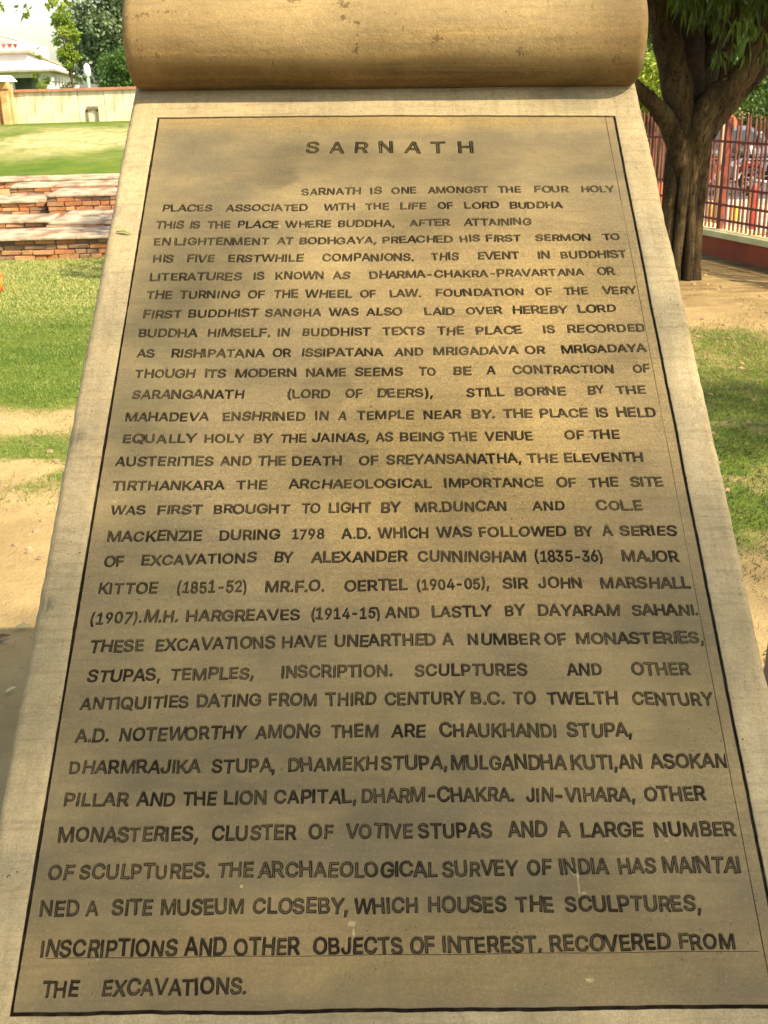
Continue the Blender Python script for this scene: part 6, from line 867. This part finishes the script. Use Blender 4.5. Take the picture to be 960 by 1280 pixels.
# added tree outside the frame, its crowns shaped to dapple tablet and lawn
def added_shade_tree():
    t = thing('overhanging_or_added_tree', 'unseen tall tree added right of the tablet, crown shaped to dapple the stone with shade', 'tree', (12.5, -5.5, 0))
    MB().tube([(0, 0, -.1), (-.1, 0, 3), (-.4, .2, 6), (-.9, .8, 9), (-1.2, 1.2, 11)], [.42, .34, .3, .2, .1], 12, flute=.1).build('trunk', M_BARK, t, True)
    r = np.random.default_rng(19)
    A = lumps(r, (-3.7, .45, 11.2), 2.6, 46, .14, .26, .45); B = lumps(r, (0.2, 4.4, 11.2), 2.9, 34, .16, .28, .5)
    mb = MB()
    for b_ in A[:14] + B[:10]: mb.tube([(-.6, .5, 7.5), ((b_[0] - .6) / 2, (b_[1] + .5) / 2, (b_[2] + 8.4) / 2), b_[:3]], [.13, .08, .025], 6)
    mb.build('limbs', M_BARKD, t, True)
    crown('crown', A, 9500, .10, .055, M_LF_MID, t, 20); crown('crown', B, 15000, .11, .06, M_LF_MID, t, 21)
SHADE_LEAVES = 16000
added_shade_tree()

# ================================================================ fence on the right
M_RUST = simple('red_oxide_paint', (.24, .055, .03), (.13, .04, .025), 9, .6, .3, .003)
M_RUSTD = simple('dark_weathered_bar_paint', (.22, .06, .035), (.09, .05, .035), 6, .6, .3, .003)
M_PLINTH = simple('red_plaster', (.36, .085, .035), (.27, .065, .03), 3, .9, .5, .006)
M_CREAM = simple('cream_coping_paint', (.76, .70, .36), (.62, .56, .26), 4, .8, .3, .004)
M_SCARLET = simple('scarlet_pole_paint', (.60, .05, .04), (.50, .04, .03), 5, .4)
def fence():
    # local x runs along the fence away from the camera
    ang = math.atan2(1.02, -.33)
    t = thing('railing_fence', 'red oxide railing of pointed bars on a red plinth with cream coping', 'fence', (3.51 + .33 * 2.2, 10.15 - 1.02 * 2.2, 0), ang)
    Ln = 11.5
    MB().box(0, Ln, -.30, 0, -.9, .186).build('plinth', M_PLINTH, t)
    MB().box(-.02, Ln, -.34, .035, .188, .245).build('coping', M_CREAM, t, bevel=.006)
    bar = MB(); w = .0085
    bar.box(-w, w, -w, w, .246, 1.24).add([(-w, -w, 1.24), (w, -w, 1.24), (w, w, 1.24), (-w, w, 1.24), (0, 0, 1.31)], [(0, 1, 4), (1, 2, 4), (2, 3, 4), (3, 0, 4)])
    me = bar.mesh('bar'); me.materials.append(M_RUSTD)
    n = int(Ln / .066)
    for k in range(n):
        x = .05 + k * .066
        if min(abs(x - p) for p in (1.0, 3.3, 5.6, 7.9, 10.2)) < .035: continue
        o = bpy.data.objects.new('bar', me); COL.objects.link(o); o.parent = t; o.location = (x, -.11, random.uniform(-.006, .004)); o.rotation_euler = (random.gauss(0, .006), random.gauss(0, .006), 0)
    for z in (.335, .475, .635, 1.05):
        MB().box(0, Ln, -.092, -.082, z - .011, z + .011).build('rail', M_RUST, t)
    for p in (1.0, 3.3, 5.6, 7.9, 10.2):
        MB().box(p - .022, p + .022, -.135, -.09, .246, 1.27).build('post', M_RUST, t, bevel=.003)
fence()
t = thing('red_pole', 'bright red round pole with a rounded top just behind the railing', 'pole', (3.93, 12.0, -.8))
MB().tube([(0, 0, -.1), (0, 0, 1.32), (0, 0, 1.36), (0, 0, 1.38)], [.032, .032, .026, .008], 12).build('pole_shaft', M_SCARLET, t, True)
MB().tube([(0, 0, -.06), (0, 0, .03)], [.07, .06], 12).build('pole_base', M_CREAM, t, True)
t = thing('wooden_pole', 'tall pale wooden pole rising above the railing beside the trunk', 'pole', (5.9, 20, -.8))
mb = MB(); mb.tube([(0, 0, -.1), (.02, 0, 1.2), (.0, 0, 2.35)], [.06, .055, .05], 9); mb.build('pole_shaft', simple('pale_timber', (.42, .32, .2), (.3, .22, .13), 6), t, True)
MB().box(-.09, .09, -.06, -.045, .9, 1.0).build('pole_band', M_RUST, t)

# street: pale pavement with painted kerb, asphalt beyond
def sheet(name, pts, z, m):
    o = MB().add([(x, y, z) for x, y in pts], [tuple(range(len(pts)))]).build(name, m); tag(o, kind='structure'); return o
M_PAVE = simple('pale_pavement', (.44, .37, .27), (.33, .27, .19), 1.5, .9)
M_ASPH = simple('grey_asphalt', (.12, .12, .125), (.09, .09, .095), 2, .85)
fxa = lambda y, o=0: 3.51 + (10.15 - y) * .3235 + o
MB_ = MB().box(0, 1, 0, 1, 0, 1)
sheet('pavement', [(4.8, 9), (9, 9), (14, 23.6), (1.0, 23.6), (1.0, 19)], -.78, M_PAVE)
sheet('road', [(-4, 24.0), (30, 24.0), (60, 44), (-4, 44)], -.79, M_ASPH)
M_KY = simple('yellow_kerb_paint', (.72, .45, .05), (.6, .36, .05), 5); M_KW = simple('white_kerb_paint', (.7, .66, .58), (.55, .5, .42), 5)
km = {}; M_KW2 = simple('grey_kerb_paint', (.5, .44, .36), (.4, .35, .28), 5)
for k in range(26):
    key = k % 2
    if key not in km:
        km[key] = MB().box(0, .5, 0, .16, 0, .14).mesh('kerb_block'); km[key].materials.append((M_KW2, M_KW)[key])
    o = obj('kerb_block', km[key]); o.location = (4.2 + k * .52, 22.6, -.82)
    tag(o, ['grey weathered kerb block seen low through the railing', 'pale kerb block between greyer ones seen through the railing'][key], 'kerb', 'painted kerb blocks across the pavement')
for k, (x, y) in enumerate([(6.25, 20.1), (5.90, 20.2), (7.24, 22.2)]):
    o = MB().box(-.06, .06, -.06, .06, 0, .30).build('marker_block', M_KY, bevel=.02); o.location = (x, y, -.8)
    tag(o, ['yellow marker block on the pavement right of the red pole', 'yellow marker block on the pavement left of the red pole', 'yellow marker block farther right in front of the motorcycles'][k], 'marker block', 'yellow marker blocks')

# motorcycles parked along the street
M_TYRE = simple('tyre_rubber', (.03, .03, .03), (.02, .02, .02), 8, .8); M_STEEL = simple('dull_steel', (.45, .45, .46), (.3, .3, .3), 8, .35)
M_BLK = simple('black_plastic', (.035, .033, .03), (.025, .024, .022), 8, .45); M_REDP = simple('dark_red_tank_paint', (.16, .02, .018), (.12, .016, .014), 3, .25)
def ring(mb, c, R, r, n=24, m=8):
    v = []; f = []
    for i in range(n):
        a = 2 * math.pi * i / n
        for j in range(m):
            b_ = 2 * math.pi * j / m; v.append((c[0] + (R + r * math.cos(b_)) * math.cos(a), c[1] + r * math.sin(b_), c[2] + (R + r * math.cos(b_)) * math.sin(a)))
    for i in range(n):
        for j in range(m): f.append((i * m + j, i * m + (j + 1) % m, ((i + 1) % n) * m + (j + 1) % m, ((i + 1) % n) * m + j))
    mb.add(v, f); return mb
def motorcycle(label, loc, rz, tank):
    t = thing('motorcycle', label, 'motorcycle', loc, rz, 'motorcycles parked beyond the railing')
    for x in (-.62, .62):
        w = obj('wheel', None, None, t, (x, 0, .3))
        ring(MB(), (0, 0, 0), .25, .045).build('tyre', M_TYRE, w, True)
        mb = ring(MB(), (0, 0, 0), .205, .014, 20, 6)
        for k in range(8): a = math.pi * k / 4; mb.tube([(0, 0, 0), (.2 * math.cos(a), 0, .2 * math.sin(a))], .006, 4)
        mb.build('rim', M_STEEL, w, True)
    mb = MB(); mb.tube([(.35, 0, .78), (.1, 0, .45), (-.25, 0, .38), (-.62, 0, .3)], .022, 8); mb.tube([(.35, 0, .75), (-.1, 0, .68), (-.55, 0, .72)], .02, 8); mb.build('frame', M_BLK, t, True)
    mb = MB(); 
    for s in (-.07, .07): mb.tube([(.62, s, .3), (.5, s, .6), (.36, s, .95)], .018, 8)
    mb.build('fork', M_STEEL, t, True)
    MB().tube([(.40, -.32, .98), (.36, -.14, 1.0), (.36, .14, 1.0), (.40, .32, .98)], .014, 8).build('handlebar', M_BLK, t, True)
    for s in (-1, 1): MB().tube([(.33, s * .26, 1.0), (.34, s * .3, 1.14), (.345, s * .3, 1.2)], [.006, .03, .02], 8).build('mirror', M_BLK, t, True)
    MB().tube([(.30, 0, .80), (.22, 0, .84), (.02, 0, .84), (-.12, 0, .78)], [.05, .13, .13, .06], 12).build('fuel_tank', tank, t, True)
    mb = MB().box(-.68, -.1, -.12, .12, .76, .84); mb.build('seat', M_BLK, t, True, bevel=.03)
    MB().box(-.12, .2, -.12, .12, .32, .58).build('engine', M_STEEL, t, bevel=.03)
    MB().tube([(.1, -.14, .34), (-.2, -.16, .26), (-.7, -.17, .33)], [.02, .03, .045], 8).build('exhaust', M_STEEL, t, True)
    MB().tube([(.44, 0, .88), (.50, 0, .88), (.53, 0, .88)], [.05, .085, .08], 12).build('headlight', M_POLEW, t, True)
    MB().tube([(.36, 0, .55), (.62, 0, .6), (.86, 0, .45)], [.05, .06, .04], 8).build('front_mudguard', tank, t, True)
    MB().tube([(-.5, 0, .66), (-.78, 0, .66), (-.95, 0, .5)], [.07, .08, .05], 8).build('tail_fairing', tank, t, True)
motorcycle('black motorcycle parked beyond the railing nearest the red pole', (7.75, 25.2, -.79), .5, M_BLK)
motorcycle('dark red motorcycle parked beyond the railing at the right edge', (8.5, 24.7, -.79), .35, M_REDP)
motorcycle('silver tanked motorcycle parked beyond the railing between trunk and scroll', (4.4, 22.0, -.78), .4, M_STEEL)
# car behind the bikes
M_SILV = simple('silver_car_paint', (.20, .21, .25), (.17, .18, .22), 1, .3, .0); M_GLS = simple('dark_car_glass', (.04, .05, .06), (.03, .04, .05), 2, .1)
def car():
    t = thing('parked_car', 'silver car parked on the street seen through the railing', 'car', (8.3, 28.2, -.79), .12)
    side = [(-1.8, .25), (-1.85, .62), (-1.7, .80), (-1.25, .86), (-.8, 1.22), (.45, 1.26), (1.0, .9), (1.7, .78), (1.85, .55), (1.82, .25)]
    n = len(side); v = []
    for yy, s in ((-.78, 1), (-.70, 1.02), (.70, 1.02), (.78, 1)): v += [(x * (1 if abs(yy) > .75 else 1.0), yy * (1 if z < .85 else .86), z + (.012 if abs(yy) < .75 else 0)) for x, z in side]
    f = [tuple(range(n))[::-1], tuple(range(3 * n, 4 * n))]
    for k in range(3):
        for i in range(n): j = (i + 1) % n; f.append((k * n + i, k * n + j, (k + 1) * n + j, (k + 1) * n + i))
    me = MB().add(v, f).mesh('body'); recalc(me); obj('body', me, M_SILV, t)
    for x0, x1, x2, x3 in ((-1.12, -.78, -.2, -.2), (-.14, -.14, .42, .86)):
        MB().add([(x0, -.77, .88), (x3, -.77, .88), (x2, -.69, 1.19), (x1, -.69, 1.19), (x0, -.70, .88), (x3, -.70, .88), (x2, -.62, 1.19), (x1, -.62, 1.19)],
                 [(0, 1, 2, 3), (7, 6, 5, 4), (0, 4, 5, 1), (1, 5, 6, 2), (2, 6, 7, 3), (3, 7, 4, 0)]).build('side_window', M_GLS, t)
    MB().add([(-1.27, -.6, .88), (-1.27, .6, .88), (-.84, .55, 1.22), (-.84, -.55, 1.22), (-1.24, -.6, .86), (-1.24, .6, .86), (-.80, .55, 1.2), (-.80, -.55, 1.2)],
             [(0, 3, 2, 1), (4, 5, 6, 7), (0, 1, 5, 4), (1, 2, 6, 5), (2, 3, 7, 6), (3, 0, 4, 7)]).build('rear_window', M_GLS, t)
    for x in (-1.15, 1.15):
        for s in (-.74, .74):
            w = obj('wheel', None, None, t, (x, s, .3)); ring(MB(), (0, 0, 0), .22, .08, 24, 8).build('tyre', M_TYRE, w, True)
            MB().tube([(0, -.05, 0), (0, .05, 0)], .16, 14).build('rim', M_STEEL, w, False)
    for s in (-.55, .55): MB().box(-1.87, -1.80, s - .12, s + .12, .58, .70).build('tail_light', M_SCARLET, t)
    MB().box(1.80, 1.9, -.7, .7, .28, .42).build('bumper', M_BLK, t); MB().box(-1.9, -1.80, -.7, .7, .28, .42).build('bumper', M_BLK, t)
car()
# stall draped in red cloth
M_CLOTH = simple('red_orange_cloth', (.55, .11, .035), (.42, .08, .03), 3, .8, .5, .02)
def stall(label, loc, w, h, rz=0.0, canopy=True):
    t = thing('street_stall', label, 'stall', loc, rz, 'red cloth street stalls')
    n = 40; v = []; f = []
    for i in range(n + 1):
        x = -w / 2 + w * i / n; fold = .04 * math.sin(i * 1.7) + .02 * math.sin(i * .9)
        v += [(x, -.35 + fold, .05 + .04 * math.sin(i * .6)), (x, -.33 + fold * .5, h * .5), (x, -.3, h), (x, .3, h + .02), (x, .33 + fold * .5, h * .5), (x, .36, .1)]
    for i in range(n):
        for j in range(5): f.append((i * 6 + j, (i + 1) * 6 + j, (i + 1) * 6 + j + 1, i * 6 + j + 1))
    MB().add(v, f).build('draped_cloth', M_CLOTH, t, True)
    MB().box(-w / 2 + .02, w / 2 - .02, -.28, .28, h - .04, h - .005).build('table_top', M_BARKD, t)
    for sx in (-1, 1):
        for sy in (-1, 1): MB().box(sx * (w / 2 - .06) - .02, sx * (w / 2 - .06) + .02, sy * .24 - .02, sy * .24 + .02, 0, (h + .75) if canopy else h - .04).build('leg', M_BARKD, t)
    if canopy:
        v = []; f = []
        for i in range(13):
            for j in range(9):
                x = (i / 6 - 1) * (w / 2 + .12); y = (j / 4 - 1) * .5; v.append((x, y, h + .95 - .22 * abs(j / 4 - 1) - .06 * math.sin(math.pi * i / 12)))
        for i in range(12):
            for j in range(8): f.append((i * 9 + j, (i + 1) * 9 + j, (i + 1) * 9 + j + 1, i * 9 + j + 1))
        o = MB().add(v, f).build('canopy', M_CLOTH, t, True); md = o.modifiers.new('thick', 'SOLIDIFY'); md.thickness = .012
stall('red cloth covered stall right behind the trunk beyond the railing', (7.55, 26.8, -.79), .95, .62)
stall('red cloth covered stall beyond the railing in the gap left of the trunk', (4.75, 19.0, -.78), 1.0, .75, .1, False)
t = thing('white_signboard', 'blank white signboard on two posts above the motorcycles', 'sign', (9.65, 30, -.79))
MB().box(-.33, .33, -.02, .02, .70, 1.03).build('board', M_WHITE, t, bevel=.005)
MB().box(-.30, .30, -.02, .02, .52, .62).build('lower_board', M_WHITE, t)
for s in (-.28, .28): MB().box(s - .02, s + .02, .02, .05, 0, 1.05).build('post', M_STEEL, t)

for k, (x, y, lb) in enumerate([(9.9, 30.6, 'dark bush across the street behind the signboard'), (8.4, 30.8, 'dark bush behind the silver parked car'), (7.0, 30.0, 'dark bush left of the silver car across the street'), (11.0, 29.5, 'dark bush across the street at the right edge')]):
    shrub(lb, x, y, -.8, 1.9, 1.9, M_LF_MID if k % 2 else M_LF_DROOP, 80 + k, 3200, 'bushes across the street', .13)
# plants against the railing
def leafy_plant(label, x, y, z, h, w, n, seed, m):
    t = thing('leafy_plant', label, 'plant', (x, y, z), 0, 'leafy plants at the railing'); r = np.random.default_rng(seed); rr = random.Random(seed)
    P = []; D = []
    for k in range(9):
        a = rr.uniform(0, 6.28); e = Vector((math.cos(a) * w * rr.uniform(.2, .5), math.sin(a) * w * rr.uniform(.2, .5), h * rr.uniform(.55, 1)))
        MB().tube([(0, 0, 0), (e.x * .4, e.y * .4, e.z * .6), e], [.008, .006, .003], 5).build('stem', M_BARKD, t)
        for q in range(n): s = rr.uniform(.35, 1.0); P.append((e.x * s, e.y * s, e.z * s)); D.append((rr.gauss(0, 1), rr.gauss(0, 1), rr.gauss(-.1, .5)))
    P = np.array(P) + r.normal(size=(len(P), 3)) * .01; D = unit(np.array(D)); nr = unit(np.cross(D, r.normal(size=D.shape)))
    obj('foliage', leaf_mesh('foliage', P, D, nr, r.uniform(.05, .09, len(P)), r.uniform(.022, .04, len(P)), .4, .15), m, t)
leafy_plant('light green leafy plant poking through the railing low down', 3.78, 10.55, .1, .48, .35, 16, 61, M_LF_YEL)
leafy_plant('yellowish leafy plant behind the railing at the right edge', 3.93, 10.2, .1, .55, .45, 18, 62, M_LF_YEL)

# ================================================================ small things
M_POST = simple('purplish_brown_stone', (.20, .145, .11), (.14, .10, .075), 4, .8, .3, .004)
o = MB().tube([(0, 0, 0), (0, 0, .1), (0, 0, .25), (0, 0, .40), (0, 0, .50), (0, 0, .56), (0, 0, .60), (0, 0, .61)], [.135, .14, .135, .12, .105, .085, .045, .01], 28).build('stone_bollard', M_POST, None, True)
o.location = (1.145, 2.62, -.03); tag(o, 'smooth purplish brown rounded stone bollard on the grass right of the tablet', 'bollard')
M_ORG = simple('orange_plastic', (.80, .20, .03), (.72, .17, .03), 3, .5)
t = thing('litter_bin', 'small orange bin on the lawn at the left edge', 'bin', (-3.395, 10.0, 0)); t.scale = (.8,) * 3
MB().tube([(0, 0, 0), (0, 0, .18)], [.085, .105], 20).build('bin_body', M_ORG, t, True)
MB().tube([(0, 0, .181), (0, 0, .2)], [.112, .112], 20).build('bin_rim', M_ORG, t, False)
# the green leaf lying on the left border
o = obj('green_leaf', None)
bpy.data.objects.remove(o)
def blade(label, loc_uv, ang, L, Wd, m, name, h=.002):
    n = 8; v = []; f = []
    for i in range(n + 1):
        q = i / n; w = Wd * math.sin(math.pi * min(.97, q * .9 + .06)) * .5; z = h + .003 * math.sin(q * 3)
        cx = L * (q - .5); cy = .1 * L * math.sin(q * 2.2)
        v += [(cx, cy - w, z + .001), (cx, cy, z - .0006), (cx, cy + w, z + .001)]
    for i in range(n): f += [(i * 3, i * 3 + 3, i * 3 + 4, i * 3 + 1), (i * 3 + 1, i * 3 + 4, i * 3 + 5, i * 3 + 2)]
    o = MB().add(v, f).build(name, m, None, True); md = o.modifiers.new('thick', 'SOLIDIFY'); md.thickness = .0004
    return o
o = blade('', None, 0, .026, .0045, M_LF_YEL, 'fallen_leaf'); c = TO + TU * -.455 + TT * -.313 + TN * .0
R3 = Matrix((TU, TT, TN)).transposed()
o.matrix_world = Matrix.Translation(c) @ R3.to_4x4() @ Matrix.Rotation(-.35, 4, 'Z'); tag(o, 'thin curled green leaf lying on the left border of the tablet', 'leaf')
M_DRY = simple('dry_leaf', (.52, .42, .20), (.36, .25, .10), 30, .8); M_DRYD = simple('brown_leaf', (.15, .085, .03), (.09, .05, .02), 30, .8)
for k, (x, y, a, L, m, lb) in enumerate([(-1.155, 2.89, .9, .03, M_DRY, 'pale dry leaf on bare earth nearest the left frame edge'), (-1.105, 2.885, .7, .034, M_DRY, 'pale dry leaf on bare earth close beside the tablet edge'),
        (-1.24, 3.22, .2, .06, M_DRYD, 'curled brown leaf lying in a dark hollow left of the tablet'), (-1.19, 3.30, .1, .05, M_DRY, 'small pale dry leaf at the shadow edge left of the tablet')]):
    o = blade('', None, 0, L, L * .42, m, 'dry_leaf', .006); o.location = (x, y, .012); o.rotation_euler = (.15, -.1, a); tag(o, lb, 'leaf')
r = random.Random(5); lm = [blade('', None, 0, .05, .022, m, 'dry_leaf', .006) for m in (M_DRY, M_DRYD)]
sp = []
for k in range(60):
    rt = r.random() < .7
    x, y = (r.uniform(.7, 3.6), r.uniform(2.6, 9.6)) if rt else (r.uniform(-2.2, -.9), r.uniform(2.4, 4.6))
    sp.append((x, y, r.uniform(0, 6.3), int(r.random() < .65), r.uniform(.4, .95)))
for k, (x, y, a, q, s) in enumerate(sp):
    o = lm[q] if k == q and k < 2 else lm[q].copy()
    if o.name not in COL.objects: COL.objects.link(o)
    o.location = (x, y, float(hgt(x, y)) + .008); o.rotation_euler = (r.gauss(0, .3), r.gauss(0, .3), a); o.scale = (s, s, s)
    tag(o, ('pale dry leaf' if q == 0 else 'brown fallen leaf') + (' scattered on the ground right of the tablet' if x > 0 else ' scattered on the ground left of the tablet'), 'leaf', 'fallen leaves scattered on the ground')
for o in lm:
    if 'label' not in o.keys():
        bpy.data.objects.remove(o)
# stones and clods
M_CLOD = simple('earth_clod', (.34, .24, .13), (.2, .14, .08), 9, .95, .8, .01)
def clod_mesh(seed):
    bm = bmesh.new(); bmesh.ops.create_icosphere(bm, subdivisions=2, radius=1)
    for v in bm.verts: v.co *= 1 + .35 * mnoise.noise(v.co * 1.3 + Vector((seed, 0, 0))); v.co.z *= .55
    me = bpy.data.meshes.new('clods'); bm.to_mesh(me); bm.free(); return me
cms = [clod_mesh(k * 3.1) for k in range(4)]
V = []; F = []; nb = 0
for k in range(1500):
    rt = r.random() < .6
    x, y = (r.uniform(.8, 3.8), r.uniform(2.4, 10.2)) if rt else (r.uniform(-3.2, -.8), r.uniform(2.2, 6))
    s = .004 + .02 * r.random() ** 3; me = cms[k % 4]; a = r.uniform(0, 6.3); z = float(hgt(x, y))
    for v in me.vertices: V.append((x + s * (v.co.x * math.cos(a) - v.co.y * math.sin(a)), y + s * (v.co.x * math.sin(a) + v.co.y * math.cos(a)), z + s * v.co.z))
    F += [tuple(i + nb for i in p.vertices) for p in me.polygons]; nb += len(me.vertices)
me = bpy.data.meshes.new('clods'); me.from_pydata(V, [], F); o = obj('clods', me, M_CLOD); tag(o, kind='stuff')
